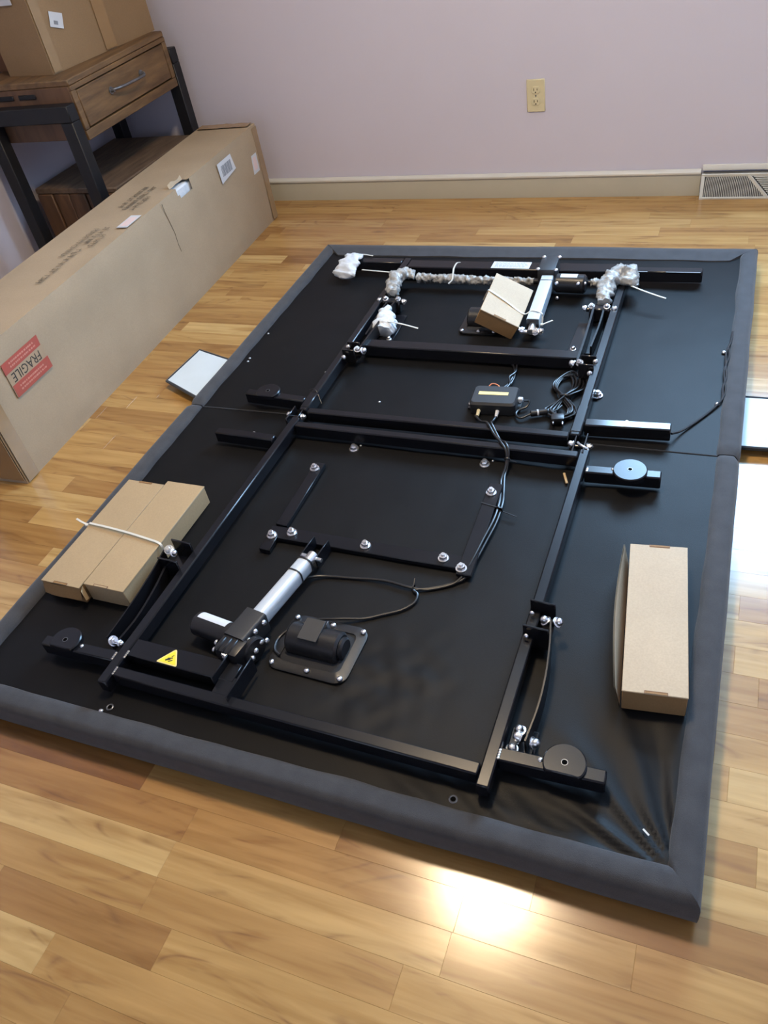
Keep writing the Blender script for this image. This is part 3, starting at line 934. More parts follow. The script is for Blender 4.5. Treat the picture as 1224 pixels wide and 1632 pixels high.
# padded rims: rounded section swept between mitred ends
def rim(p0, p1, inward, m0, m1, seed, wi=0.052, n=60):
    """p0->p1 runs along the outer edge, inward is the unit vector to the inside; m0/m1 = 1 for a 45 degree mitre"""
    p0, p1, inw = Vector(p0), Vector(p1), Vector(inward)
    d = (p1 - p0).normalized(); ln = (p1 - p0).length
    prof = [(0.016, 0.002), (0.006, 0.006), (0.001, 0.016), (0.0, 0.034), (0.0, 0.058), (0.0018, 0.068), (0.007, 0.0750), (0.016, 0.0778), (0.034, 0.0778), (0.045, 0.0760), (wi - 0.002, 0.0705), (wi, 0.064), (wi, 0.030), (0.030, 0.004)]
    rs = []
    for i in range(n + 1):
        t = i / n
        ring = []
        for a, z in prof:
            s0 = a * m0; s1 = ln - a * m1
            s = s0 + (s1 - s0) * t
            P = p0 + d * s
            w = nz(P.x * 6 + seed, P.y * 6, 3) * 0.0022
            puff = nz(P.x * 3 + seed, P.y * 3, 9) * 0.0022
            aa = a
            if a > 0.040:
                aa = a + nz(P.x * 9 + seed, P.y * 9, 5) * 0.0045
            elif a < 0.012:
                aa = a + w
            zz = z + (puff if z > 0.05 else 0)
            # seam dimple at the section ends
            e = min(s - s0, s1 - s) if (m0 == 0 or m1 == 0) else 1
            if m0 == 0: e0 = s - s0
            else: e0 = 1
            if m1 == 0: e1 = s1 - s
            else: e1 = 1
            dd = max(0, 1 - min(e0, e1) / 0.012)
            zz -= 0.006 * dd * dd if z > 0.06 else 0
            if a < 0.01: aa += 0.005 * dd * dd
            ring.append(P + inw * aa + Vector((0, 0, zz)))
        rs.append(ring)
    m = MB(); m.rings(rs)
    return m
G = 0.0015
build('side_rim', rim((W_, 0, 0), (W_, YH - G, 0), (-1, 0, 0), 1, 0, 1.0), 'rim', bed, ang=60)
build('side_rim', rim((W_, L_, 0), (W_, YH + G, 0), (-1, 0, 0), 1, 0, 2.0), 'rim', bed, ang=60)
build('side_rim', rim((0, 0, 0), (0, YH - G, 0), (1, 0, 0), 1, 0, 3.0), 'rim', bed, ang=60)
build('side_rim', rim((0, L_, 0), (0, YH + G, 0), (1, 0, 0), 1, 0, 4.0), 'rim', bed, ang=60)
build('end_rim', rim((0, 0, 0), (W_, 0, 0), (0, 1, 0), 1, 1, 5.0), 'rim', bed, ang=60)
build('end_rim', rim((0, L_, 0), (W_, L_, 0), (0, -1, 0), 1, 1, 6.0, wi=0.082), 'rim', bed, ang=60)

# thin white pads edged in black sticking out from under both sides
def pad(corners, zs, name):
    c = [Vector((x, y, z)) for (x, y), z in zip(corners, zs)]
    m = MB()
    def bil(u, v):
        return (c[0] * (1 - u) * (1 - v) + c[1] * u * (1 - v) + c[2] * u * v + c[3] * (1 - u) * v) + Vector((0, 0, 0.004 * math.sin(PI * u) * math.sin(PI * v)))
    nu = 10
    top = [[bil(i / nu, j / nu) for j in range(nu + 1)] for i in range(nu + 1)]
    m.grid(lambda u, v: bil(u, v), nu, nu)
    m.grid(lambda u, v: bil(u, v) - Vector((0, 0, 0.008)), nu, nu)
    for a, b in ((0, 1), (1, 2), (2, 3), (3, 0)):
        m.bm.faces.new([m.bm.verts.new(p) for p in (c[a], c[b], c[b] - Vector((0, 0, 0.008)), c[a] - Vector((0, 0, 0.008)))])
    p = build('side_pad', m, 'pad', bed, label='white pad with black piping')
    loop = c + [c[0]]
    pts = []
    for a, b in zip(loop[:-1], loop[1:]):
        for k in range(8):
            pts.append(a + (b - a) * k / 8 - Vector((0, 0, 0.003)))
    build('pad_piping', MB().tube(pts, 0.0052, 8, smooth=False, closed=True), 'piping', p)
pad([(-0.196, 1.215), (0.02, 1.120), (0.02, 1.345), (-0.182, 1.405)], (0.032, 0.026, 0.026, 0.030), 'left')
pad([(1.50, 1.150), (1.70, 1.158), (1.70, 1.364), (1.50, 1.362)], (0.026, 0.024, 0.024, 0.026), 'right')

# ---- bolts (shared shapes)
def bolt_mesh(kind):
    m = MB()
    if kind == 'dome':      # carriage nut over washer
        m.lathe((0, 0, 0), [(0.0105, 0.0), (0.0105, 0.002), (0.0100, 0.0024), (0.0078, 0.0025), (0.0075, 0.006), (0.0066, 0.0092), (0.0042, 0.0115), (0.0001, 0.0122)], seg=14)
    elif kind == 'hex':
        m.lathe((0, 0, 0), [(0.0105, 0.0), (0.0105, 0.0020)], seg=16)
        m.lathe((0, 0, 0.002), [(0.0082, 0.0), (0.0082, 0.0055), (0.0074, 0.0066), (0.0045, 0.0066), (0.0045, 0.0105), (0.0040, 0.011)], seg=6)
    elif kind == 'small':
        m.lathe((0, 0, 0), [(0.0062, 0.0), (0.0060, 0.0022), (0.0040, 0.0042), (0.0001, 0.0048)], seg=12)
    return m
BOLT = {}
for kd in ('dome', 'hex', 'small'):
    mm = bolt_mesh(kd)
    bmesh.ops.recalc_face_normals(mm.bm, faces=list(mm.bm.faces))
    me = bpy.data.meshes.new('bolt_' + kd); mm.bm.to_mesh(me); mm.bm.free()
    for p in me.polygons: p.use_smooth = True
    me.set_sharp_from_angle(angle=math.radians(40))
    me.materials.append(M['chrome'])
    BOLT[kd] = me
def bolt(parent, loc, kind='hex', axis=(0, 0, 1), s=1.0):
    o = bpy.data.objects.new('bolt', BOLT[kind])
    col.objects.link(o)
    o.parent = parent
    o.location = Vector(loc) - ORG[parent.name]
    o.rotation_euler = Vector(axis).to_track_quat('Z', 'Y').to_euler()
    o.rotation_euler.rotate_axis('Z', rng.random() * 3)
    o.scale = (s, s, s)
    return o

def bar(name, p0, p1, w=0.030, h=0.034, mat='steel', bev=0.0028, parent=bed, **kw):
    return build(name, MB().beam(p0, p1, w, h, bev), mat, parent, **kw)
ZT = 0.0935     # centre height of the frame tubes (tops at about 0.11)
# foot half
rl1 = bar('side_rail', (0.387, 0.092, ZT), (0.404, 0.995, ZT), 0.023)
rr1 = bar('side_rail', (1.181, 0.080, ZT), (1.188, 0.978, ZT), 0.023)
cf = bar('cross_rail', (0.400, 0.124, ZT), (1.168, 0.110, ZT), 0.024)
cm = bar('cross_rail', (0.416, 0.966, ZT), (1.175, 0.958, ZT), 0.022)
def welds(parent, spots):
    m = MB()
    for (x, y, z, ax) in spots:
        for i in range(4):
            q = Vector((x, y, z)) + Vector(ax) * (i - 1.5) * 0.005
            m.lathe(q - Vector((0, 0, 0.0012)), [(0.0008, 0), (0.0030, 0.0008), (0.0026, 0.0026), (0.0006, 0.0034)], seg=8)
    build('weld_bead', m, 'weld', parent, kind='stuff')
welds(rl1, [(0.4005, 0.124, 0.1095, (0, 1, 0)), (0.376, 0.156, 0.1095, (0, 1, 0)), (0.4005, 0.166, 0.1095, (0, 1, 0))])
welds(rr1, [(1.1935, 0.145, 0.1095, (0, 1, 0)), (1.205, 0.905, 0.1095, (0, 0.6, 0))])
# flat beam carrying the foot actuator, with the warning sticker
fbm = build('actuator_beam', MB().box((0.530, 0.184, 0.094), (0.258, 0.044, 0.032), Matrix.Rotation(-0.02, 3, 'Z'), 0.002), 'steel', bed)
def rtri(cx, cy, pts, r, z, th):
    """rounded triangle prism"""
    P = [Vector(p) for p in pts]
    out = []
    for i in range(3):
        a, b, c = P[i - 1], P[i], P[(i + 1) % 3]
        u = (a - b).normalized() * r; v = (c - b).normalized() * r
        for k in range(4):
            t = k / 3
            q = b + u * (1 - t) ** 2 + v * t ** 2
            out.append((q.x, q.y))
    return MB().prism(out, z, z + th)
wt = build('warning_sticker', rtri(0, 0, [(0.4735, 0.1655), (0.5265, 0.1635), (0.5025, 0.2045)], 0.006, 0.1103, 0.0004), 'yellow_pale', bed, smooth=False, label='yellow triangular warning sticker')
build('sticker_field', rtri(0, 0, [(0.4785, 0.1680), (0.5220, 0.1662), (0.5022, 0.1995)], 0.004, 0.1108, 0.0003), 'yellow', wt, smooth=False)
pm = MB()     # small pictogram: hand and arrow strokes
for (a, b, w) in (((0.493, 0.173), (0.503, 0.178), 0.004), ((0.496, 0.178), (0.507, 0.181), 0.0025), ((0.501, 0.171), (0.509, 0.176), 0.0022), ((0.503, 0.183), (0.506, 0.188), 0.0018)):
    pm.beam((a[0], a[1], 0.1113), (b[0], b[1], 0.1113), w, 0.0003, 0)
build('sticker_pictogram', pm, 'ink', wt, smooth=False)
# foot arms and foot plates
def dpad(cx, cy, r, cut, ztop=0.121, seg=36, th=0.012):
    pts = []
    for k in range(seg):
        a = 2 * PI * k / seg
        y = r * math.sin(a)
        if cut is not None:
            y = max(y, -cut)
        pts.append((cx + r * math.cos(a), cy + y))
    return pts
def foot(arm0, arm1, c, r, cut, mat='steel'):
    a = bar('foot_arm', arm0, arm1, 0.026, 0.034)
    m = MB()
    m.prism(dpad(c[0], c[1], r, cut), 0.1045, 0.1175, 0.0022)
    p = build('foot_plate', m, mat, a)
    rg = MB().lathe((c[0], c[1], 0.1172), [(0.0058, 0.0), (0.0058, 0.0008), (0.0048, 0.0008), (0.0046, 0.0002)], seg=16)
    bm_ = MB().cyl((c[0], c[1], 0.1176), (c[0], c[1], 0.1180), 0.0048, 14)
    build('threaded_socket', rg, 'pewter', a)
    build('socket_hole', bm_, 'slot', a)
    return a
f1 = foot((0.188, 0.156, ZT), (0.376, 0.157, ZT), (0.246, 0.162), 0.035, 0.020)
f2 = foot((1.193, 0.146, ZT), (1.370, 0.150, ZT), (1.302, 0.154), 0.036, 0.021)
f3 = foot((1.200, 0.908, ZT), (1.368, 0.915, ZT), (1.300, 0.913), 0.038, None)
f4 = foot((0.196, 1.092, ZT), (0.392, 1.078, ZT), (0.268, 1.092), 0.036, 0.026)
for f, x in ((f1, 0.288), (f3, 1.262), (f2, 1.262)):
    bolt(f, (x, ORG[f.name].y + (0.004), 0.1100), 'small', s=0.7)
a1 = bar('stay_arm', (0.198, 0.905, ZT), (0.382, 0.899, ZT), 0.026)
a2 = bar('stay_arm', (1.168, 1.084, ZT), (1.370, 1.094, ZT), 0.028, 0.036, 'steel_gloss')
bolt(a1, (0.287, 0.945, 0.068), 'hex'); bolt(a2, (1.262, 1.140, 0.068), 'hex')
# head half
rl2 = bar('side_rail', (0.407, 1.030, ZT), (0.403, 1.940, ZT), 0.023)
rr2 = bar('side_rail', (1.153, 1.030, ZT), (1.155, 1.925, ZT), 0.024)
slv = bar('rail_sleeve', (1.153, 1.040, ZT), (1.1535, 1.150, ZT), 0.027, 0.037)
bar('rail_sleeve', (0.408, 1.040, ZT), (0.4068, 1.120, ZT), 0.026, 0.037)
ch1 = bar('cross_rail', (0.424, 1.030, ZT), (1.140, 1.030, ZT), 0.023)
ch2 = bar('cross_rail', (0.446, 1.386, ZT - 0.002), (1.100, 1.386, ZT - 0.002), 0.040, 0.036)
fx = bar('far_cross_rail', (0.418, 1.898, ZT), (1.140, 1.893, ZT), 0.052, 0.034)
ox1 = bar('outrigger', (0.190, 1.918, ZT), (0.390, 1.916, ZT), 0.034, 0.036)
ox2 = bar('outrigger', (1.170, 1.885, ZT), (1.378, 1.887, ZT), 0.030, 0.036)
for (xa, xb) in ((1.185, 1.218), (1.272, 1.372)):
    build('edge_glint_strip', MB().box(((xa + xb) / 2, 1.8705, 0.1108), (xb - xa, 0.003, 0.0012)), 'weld', ox2, label='thin bright strip drawn as an edge glint')  # bright strips added as the glint along the outrigger edge
# rating plate
rp = build('rating_plate', MB().box((0.782, 1.897, 0.1108), (0.128, 0.046, 0.0006), Matrix.Rotation(-0.01, 3, 'Z')), 'paper', bed, smooth=False, label='white printed rating label')
pm = MB()
r4 = random.Random(3)
for r_ in range(5):
    x = 0.728
    while x < 0.828:
        l = r4.uniform(0.004, 0.012)
        pm.box((x + l / 2, 1.912 - r_ * 0.0072, 0.1113), (l, 0.0022, 0.0002)); x += l + 0.003
build('plate_print', pm, 'paper_grey', rp, smooth=False, kind='stuff')

# hinges between the halves
def hinge(x, y0, y1, sx):
    h = build('hinge', MB().box((x - 0.014 * sx, (y0 + y1) / 2, 0.096), (0.005, y1 - y0 + 0.036, 0.034), bev=0.0015).box((x + 0.012 * sx, (y0 + y1) / 2, 0.093), (0.005, y1 - y0 + 0.030, 0.030), bev=0.0015)
              .cyl((x - 0.020, (y0 + y1) / 2, 0.098), (x + 0.026, (y0 + y1) / 2, 0.098), 0.005, 12), 'steel_gloss', bed)
    bolt(h, (x - 0.018, (y0 + y1) / 2 + 0.004, 0.100), 'dome', (-1, 0, 0.5), 0.95)
    bolt(h, (x + 0.020, (y0 + y1) / 2, 0.100), 'hex', (1, 0, 0.3), 0.95)
    return h
hinge(0.394, 0.995, 1.022, 1)
hr = hinge(1.170, 0.980, 1.020, -1)
build('hinge_hook', MB().tube([(1.166, 1.004, 0.108), (1.172, 0.992, 0.112), (1.184, 0.984, 0.112), (1.193, 0.982, 0.108), (1.194, 0.974, 0.104)], 0.0028, 8), 'chrome', hr, label='bright steel hook')

# flat mounting bars of the foot lift
b1 = build('mounting_bar', MB().box((0.764, 0.590, 0.0745), (0.500, 0.038, 0.012), Matrix.Rotation(-0.012, 3, 'Z'), 0.0015).box((0.530, 0.562, 0.0745), (0.028, 0.060, 0.0125), bev=0.0015), 'steel', bed)
b2 = build('mounting_bar', MB().box((1.006, 0.700, 0.0790), (0.034, 0.300, 0.010), Matrix.Rotation(0.018, 3, 'Z'), 0.0015), 'steel', bed)
b3 = build('mounting_bar', MB().box((0.534, 0.735, 0.0750), (0.030, 0.236, 0.012), bev=0.0015), 'steel', bed)
for b_, x, y, z in ((b2, 1.000, 0.815, .084), (b2, 1.000, 0.566, .084), (b1, 0.952, 0.590, .0805), (b1, 0.765, 0.592, .0805), (b1, 0.574, 0.596, .0805), (b1, 0.529, 0.578, .0805), (b3, 0.530, 0.827, .081)):
    bolt(b_, (x, y, z), 'hex', s=1.18)
for x, y, z in ((0.594, 0.936, .067), (0.951, 0.932, .067), (1.171, 1.258, .067)):
    bolt(bed, (x, y, z), 'hex', s=1.25)
bolt(bed, (0.606, 0.953, .067), 'small', s=0.5); bolt(bed, (0.967, 0.950, .067), 'small', s=0.5)
build('wire_tab', MB().box((1.160, 1.255, 0.070), (0.03, 0.03, 0.004), bev=0.001), 'pewter', bed)

# foot link arms and their brackets
def blade(pts, th, z0, z1, name, parent=bed):
    P = catmull([Vector((x, y, 0)) for x, y in pts], 8)
    n = len(P)
    m = MB(); rs = []
    for i, p in enumerate(P):
        t = (P[min(i + 1, n - 1)] - P[max(i - 1, 0)]).normalized()
        sd = Vector((t.y, -t.x, 0)) * th / 2
        k = i / (n - 1)
        zt = z1[0] + (z1[1] - z1[0]) * k
        zb = z0[0] + (z0[1] - z0[0]) * k - 0.012 * math.sin(PI * k)
        rs.append([p - sd + Vector((0, 0, zb)), p + sd + Vector((0, 0, zb)), p + sd + Vector((0, 0, zt)), p - sd + Vector((0, 0, zt))])
    m.rings(rs)
    bmesh.ops.bevel(m.bm, geom=[e for e in m.bm.edges], offset=0.0006, segments=1, affect='EDGES') if False else None
    return build(name, m, 'link_steel', parent)
def ubracket(cx, ys, w, z0, z1, name='link_bracket'):
    m = MB()
    for y in ys:
        m.box((cx, y, (z0 + z1) / 2), (w, 0.0045, z1 - z0), Matrix.Rotation(-0.07, 3, 'Z'), 0.0015)
    m.box((cx, sum(ys) / len(ys), z0 + 0.002), (w * 0.96, abs(ys[0] - ys[1]), 0.004), bev=0.001)
    return build(name, m, 'steel_gloss', bed)
k1 = ubracket(1.199, (0.466, 0.402), 0.050, 0.080, 0.140)
lk1 = blade([(1.221, 0.432), (1.230, 0.380), (1.237, 0.310), (1.237, 0.245), (1.230, 0.178)], 0.003, (0.084, 0.072), (0.134, 0.114), 'link_bar')
bolt(k1, (1.211, 0.436, 0.120), 'dome', (-0.6, 0, 0.8), 1.05); bolt(lk1, (1.232, 0.437, 0.120), 'dome', (0.7, 0, 0.7), 1.05)
bolt(k1, (1.181, 0.449, 0.1215), 'small', (-0.2, -1, 0.3), 0.8); bolt(k1, (1.183, 0.392, 0.1215), 'small', (-0.2, -1, 0.3), 0.8)
k2 = build('link_bracket', MB().box((1.222, 0.190, 0.0755), (0.048, 0.060, 0.014), bev=0.002), 'steel_gloss', bed)
for (x, y, z, ax) in ((1.214, 0.208, 0.090, (-0.3, 0, 1)), (1.219, 0.190, 0.100, (-1, 0, 0.4)), (1.241, 0.186, 0.098, (1, 0, 0.5)), (1.208, 0.172, 0.086, (0, 0, 1))):
    bolt(k2, (x, y, z), 'dome', ax, 1.1)
k3 = ubracket(0.358, (0.468, 0.408), 0.056, 0.080, 0.136)
lk2 = blade([(0.326, 0.440), (0.333, 0.380), (0.338, 0.300), (0.338, 0.240), (0.336, 0.190)], 0.003, (0.078, 0.074), (0.128, 0.118), 'link_bar')
m2_ = blade([(0.342, 0.420), (0.356, 0.340), (0.362, 0.260), (0.356, 0.195)], 0.005, (0.080, 0.076), (0.112, 0.106), 'link_bar')
bolt(k3, (0.336, 0.446, 0.124), 'hex', (0.3, -0.4, 0.8), 1.1); bolt(k3, (0.350, 0.440, 0.122), 'dome', (1, 0, 0.5), 0.9)
bolt(lk2, (0.348, 0.190, 0.108), 'hex', (1, 0, 0.6), 1.1); bolt(m2_, (0.362, 0.192, 0.100), 'dome', (1, 0, 0.5), 0.8)

# foot lift actuator
act = thing('foot_lift_actuator', '', '', (0.64, 0.30, 0.068))
del act['label']; del act['category']
act.parent = bed; act.location = Vector((0.64, 0.30, 0.068)) - ORG[bed.name]
ORG[act.name] = Vector((0.64, 0.30, 0.068))
def oct_prof(w, h, c):
    a, b = w / 2, h / 2
    pts = []
    for sx, sy in ((1, 1), (-1, 1), (-1, -1), (1, -1)):
        for k in range(5):
            t = k / 4 * PI / 2
            ca_, sa_ = math.cos(t), math.sin(t)
            if (sx, sy) == (1, 1): q = (a - c + c * ca_, b - c + c * sa_)
            elif (sx, sy) == (-1, 1): q = (-a + c - c * sa_, b - c + c * ca_)
            elif (sx, sy) == (-1, -1): q = (-a + c - c * ca_, -b + c - c * sa_)
            else: q = (a - c + c * sa_, -b + c - c * ca_)
            pts.append(q)
    return pts
tA, tB = Vector((0.664, 0.487, 0.103)), Vector((0.634, 0.316, 0.108))
build('actuator_tube', MB().sweep([tA, tB], oct_prof(0.036, 0.040, 0.013)), 'alu', act, label='silver aluminium tube')
build('tube_end_cap', MB().sweep([tA + (tA - tB).normalized() * 0.004, tA], oct_prof(0.039, 0.043, 0.014)), 'plastic', act)
mid = tA + (tB - tA) * 0.20
dv = (tB - tA).normalized()
build('cable_tie', MB().sweep([mid, mid + dv * 0.0035], oct_prof(0.0385, 0.0425, 0.014)), 'zip_black', act)
build('actuator_rod', MB().cyl(tA, tA - dv * 0.036, 0.0125, 20, bev=0.002), 'chrome', act, label='bright steel rod end')
build('rod_pin', MB().cyl((0.640, 0.518, 0.100), (0.694, 0.510, 0.100), 0.005, 12), 'chrome', act)
cv = build('rod_clevis', MB().box((0.644, 0.545, 0.088), (0.004, 0.062, 0.034), Matrix.Rotation(-0.10, 3, 'Z'), 0.001).box((0.682, 0.540, 0.088), (0.004, 0.062, 0.034), Matrix.Rotation(-0.10, 3, 'Z'), 0.001), 'steel', act)
# gearbox
gb = MB()
gb.sweep([tB - dv * 0.004, tB + dv * 0.072], oct_prof(0.052, 0.052, 0.006))
build('gearbox', gb, 'plastic_soft', act)
gb2 = MB()
gb2.box(tB + dv * 0.088 + Vector((0.004, 0, -0.006)), (0.060, 0.048, 0.056), Matrix.Rotation(-0.17, 3, 'Z'), 0.010, 2)
for i in range(3):
    gb2.box(tB + dv * 0.092 + Vector((-0.014 + i * 0.014, 0, 0.0215)), (0.006, 0.036, 0.006), Matrix.Rotation(-0.17, 3, 'Z'), 0.003)
gb2.cyl(tB + dv * 0.066 + Vector((0.026, 0.0, -0.012)), tB + dv * 0.066 + Vector((0.040, -0.004, -0.012)), 0.030, 22, bev=0.003)
build('gear_housing', gb2, 'plastic', act)
for (a, b, c) in ((0.028, 0.014, 0.014), (0.028, 0.042, 0.016), (0.028, 0.064, 0.012), (0.041, 0.050, -0.004), (0.041, 0.070, -0.010), (0.041, 0.084, -0.018), (0.041, 0.036, -0.016), (0.026, 0.096, 0.012), (-0.030, 0.088, 0.016), (-0.032, 0.098, 0.004)):
    q = tB + dv * b + Vector((a, 0, c))
    bolt(act, q, 'small', (1 if a > 0 else -1, -0.1, 0.5), 0.95)
mc0 = tB + dv * 0.050 + Vector((-0.026, 0.0, -0.006)); mc1 = mc0 + Vector((-0.098, 0.016, -0.003))
mt_ = build('motor_housing', MB().cyl(mc0, mc1, 0.026, 28, bev=0.005).cyl(mc0 + Vector((0.004, 0, 0)), mc0 - Vector((0.008, 0, 0)), 0.028, 24), 'plastic', act)
ax_ = (mc1 - mc0).normalized()
m = MB()
def lab(u, v):
    t = math.radians(62 + 30 * (v - 0.5) * 2 )
    sidev = Vector((-ax_.y, ax_.x, 0)).normalized()
    return mc0 + ax_ * (0.012 + 0.076 * u) + (-sidev * math.cos(t) + Vector((0, 0, 1)) * math.sin(t)) * 0.0266
m.grid(lab, 4, 6)
build('motor_label', m, 'paper', mt_, label='white label on the motor')
# rear fork bolted to the beam
fk = MB()
fk.box((0.6265, 0.184, 0.108), (0.004, 0.074, 0.044), Matrix.Rotation(-0.09, 3, 'Z'), 0.0015)
fk.box((0.6745, 0.166, 0.104), (0.004, 0.098, 0.044), Matrix.Rotation(-0.06, 3, 'Z'), 0.0015)
fk.box((0.650, 0.146, 0.106), (0.046, 0.050, 0.006), bev=0.001)
build('rear_fork', fk, 'steel', act)
bolt(act, (0.623, 0.208, 0.120), 'hex', (-1, 0, 0.4), 0.9)

# massage motors
def massage(cx, cy, w, l, ang_, cap):
    Rz = Matrix.Rotation(ang_, 3, 'Z')
    root = thing('massage_motor', '', '', (cx, cy, 0.068))
    del root['label']; del root['category']
    root.parent = bed; root.location = Vector((cx, cy, 0.068)) - ORG[bed.name]
    T_ = lambda v: Rz @ v + Vector((cx, cy, 0.068))
    def rr(a, b, r, n=5):
        pts = []
        for sx, sy, st in ((1, 1, 0), (-1, 1, 1), (-1, -1, 2), (1, -1, 3)):
            for k in range(n):
                t = (st + k / (n - 1)) * PI / 2
                pts.append((sx * (a - r) + r * math.cos(t), sy * (b - r) + r * math.sin(t)))
        return pts
    ou, inn = rr(w / 2, l / 2, 0.024), rr(w / 2 - 0.020, l / 2 - 0.020, 0.014)
    m = MB()
    wob = lambda x, y: 0.0025 * nz(x * 40, y * 40, 6)
    rs = [[T_(Vector((x, y, 0.0))) for x, y in ou], [T_(Vector((x, y, 0.0045 + wob(x, y)))) for x, y in ou],
          [T_(Vector((x * .95, y * .95, 0.0062 + wob(x, y)))) for x, y in ou], [T_(Vector((x, y, 0.0062 + wob(x, y)))) for x, y in inn], [T_(Vector((x, y, 0.0))) for x, y in inn]]
    m.rings(rs, cap=False)
    pl = build('mounting_frame', m, 'plastic', root)
    build('motor_backing', MB().box(T_(Vector((0, 0, 0.002))), (w - 0.036, l - 0.036, 0.003), Rz), 'piping', root)
    for sx, sy in ((-1, -1), (0.05, -1), (1, -1), (-1, 1), (0.1, 1), (1, 1)):
        o = bpy.data.objects.new('bolt', BOLT['small']); col.objects.link(o); o.parent = pl
        o.location = T_(Vector((sx * (w / 2 - 0.012), sy * (l / 2 - 0.011), 0.007))) - ORG[pl.name]
        o.scale = (1.0, 1.0, 1.0)
    build('motor_drum', MB().cyl(T_(Vector((-w * .35, 0.004, 0.014))), T_(Vector((w * .31, 0.004, 0.014))), 0.034, 32, bev=0.005)
          .cyl(T_(Vector((w * .29, 0.004, 0.016))), T_(Vector((w * .36, 0.004, 0.016))), 0.024, 24, bev=0.004), 'plastic', root)
    if cap:
        build('motor_clamp', MB().box(T_(Vector((-0.008, 0.008, 0.0495))), (0.044, 0.052, 0.004), Rz @ Matrix.Rotation(0.10, 3, 'X'), 0.001), 'plastic_soft', root)
        build('clamp_side', MB().box(T_(Vector((0.0145, 0.034, 0.032))), (0.002, 0.010, 0.032), Rz, 0.0005), 'pewter', root)
massage(0.772, 0.303, 0.178, 0.142, -0.03, True)
massage(0.765, 1.595, 0.125, 0.140, 0.0, False)

# head lift actuator
ha = thing('head_lift_actuator', '', '', (0.93, 1.70, 0.068))
del ha['label']; del ha['category']
ha.parent = bed; ha.location = Vector((0.93, 1.70, 0.068)) - ORG[bed.name]
hA, hB = Vector((0.936, 1.535, 0.107)), Vector((0.926, 1.790, 0.113))
build('actuator_tube', MB().sweep([hA, hB], oct_prof(0.037, 0.040, 0.003)), 'alu', ha, label='silver square aluminium tube')
dh = (hB - hA).normalized()
build('tube_collar', MB().sweep([hB - dh * 0.030, hB - dh * 0.026], oct_prof(0.039, 0.042, 0.003)), 'pewter', ha)
build('tube_end_cap', MB().sweep([hA - dh * 0.004, hA], oct_prof(0.036, 0.039, 0.004)), 'plastic', ha)
build('actuator_rod', MB().cyl(hA, hA - dh * 0.040, 0.0105, 18, bev=0.002), 'chrome', ha, label='bright steel rod end')
build('rod_pin', MB().cyl((0.905, 1.505, 0.100), (0.970, 1.505, 0.100), 0.0065, 12), 'chrome', ha)
for x, ax in ((0.914, (-1, 0, .5)), (0.962, (1, 0, 0.6)), (0.950, (0, -1, .8))):
    bolt(ha, (x, 1.503, 0.104), 'hex', ax, 1.1)
build('gearbox', MB().box((0.918, 1.845, 0.117), (0.056, 0.096, 0.062), Matrix.Rotation(0.04, 3, 'Z'), 0.006, 2), 'plastic_soft', ha)
build('gear_cap', MB().cyl((0.917, 1.895, 0.10), (0.917, 1.895, 0.146), 0.020, 20, bev=0.003), 'plastic_soft', ha)
for x, y in ((0.895, 1.885), (0.944, 1.886), (0.893, 1.803), (0.950, 1.800)):
    bolt(ha, (x, y, 0.146), 'small', (0, 0, 1), 1.1)
hm_ = build('motor_housing', MB().cyl((0.950, 1.790, 0.108), (1.046, 1.786, 0.108), 0.029, 28, bev=0.006), 'plastic', ha)
m = MB()
m.grid(lambda u, v: Vector((0.968 + 0.052 * u, 1.788 - 0.0296 * math.cos(math.radians(65 + 40 * v)), 0.108 + 0.0296 * math.sin(math.radians(65 + 40 * v)))), 3, 6)
build('motor_label', m, 'paper', hm_, label='white label on the motor')
for x, y, z in ((0.960, 1.760, 0.122), (1.026, 1.760, 0.122), (1.044, 1.770, 0.118), (0.962, 1.755, 0.075)):
    bolt(ha, (x, y, z), 'small', (0, -1, .5), 1.0)

# head link arms
def head_link(x, sx):
    k = ubracket(x + 0.012 * sx, (1.355, 1.312), 0.042, 0.082, 0.128)
    lk = blade([(x - 0.016 * sx, 1.335), (x - 0.017 * sx, 1.45), (x - 0.020 * sx, 1.56), (x - 0.024 * sx, 1.655)], 0.006, (0.094, 0.088), (0.122, 0.116), 'link_bar')
    lk2_ = blade([(x + 0.004 * sx, 1.43), (x + 0.008 * sx, 1.55), (x + 0.006 * sx, 1.650)], 0.005, (0.080, 0.080), (0.110, 0.112), 'link_bar')
    bolt(k, (x - 0.025 * sx, 1.333, 0.112), 'dome', (-sx, 0, 0.5), 1.1); bolt(k, (x - 0.008 * sx, 1.333, 0.116), 'hex', (-sx * .3, -.3, 1), 1.0)
    bolt(k, (x + 0.030 * sx, 1.352, 0.112), 'small', (0, -1, .5), 1.2); bolt(k, (x + 0.024 * sx, 1.300, 0.108), 'small', (0, -1, .5), 1.2)
    b = build('pivot_block', MB().box((x - 0.006 * sx, 1.640, 0.092), (0.060, 0.028, 0.044), bev=0.004).cyl((x - 0.045 * sx, 1.640, 0.104), (x + 0.035 * sx, 1.640, 0.104), 0.007, 12), 'steel_gloss', bed)
    for (dx, dz, ax) in ((-0.046, 0.108, (-sx, 0, 0.4)), (-0.030, 0.116, (0, -.4, 1)), (0.014, 0.116, (0, -.4, 1)), (0.034, 0.110, (sx, 0, .5))):
        bolt(b, (x + dx * sx, 1.638, dz), 'hex' if dx < 0 else 'dome', ax, 0.9)
    p = build('deck_plate', MB().box((x - 0.030 * sx, 1.535, 0.0700), (0.070, 0.165, 0.003), Matrix.Rotation(-0.03 * sx, 3, 'Z'), 0.001), 'steel', bed)
    bolt(p, (x - 0.052 * sx, 1.470, 0.0715), 'dome', s=0.8)
head_link(1.118, 1)
head_link(0.444, -1)
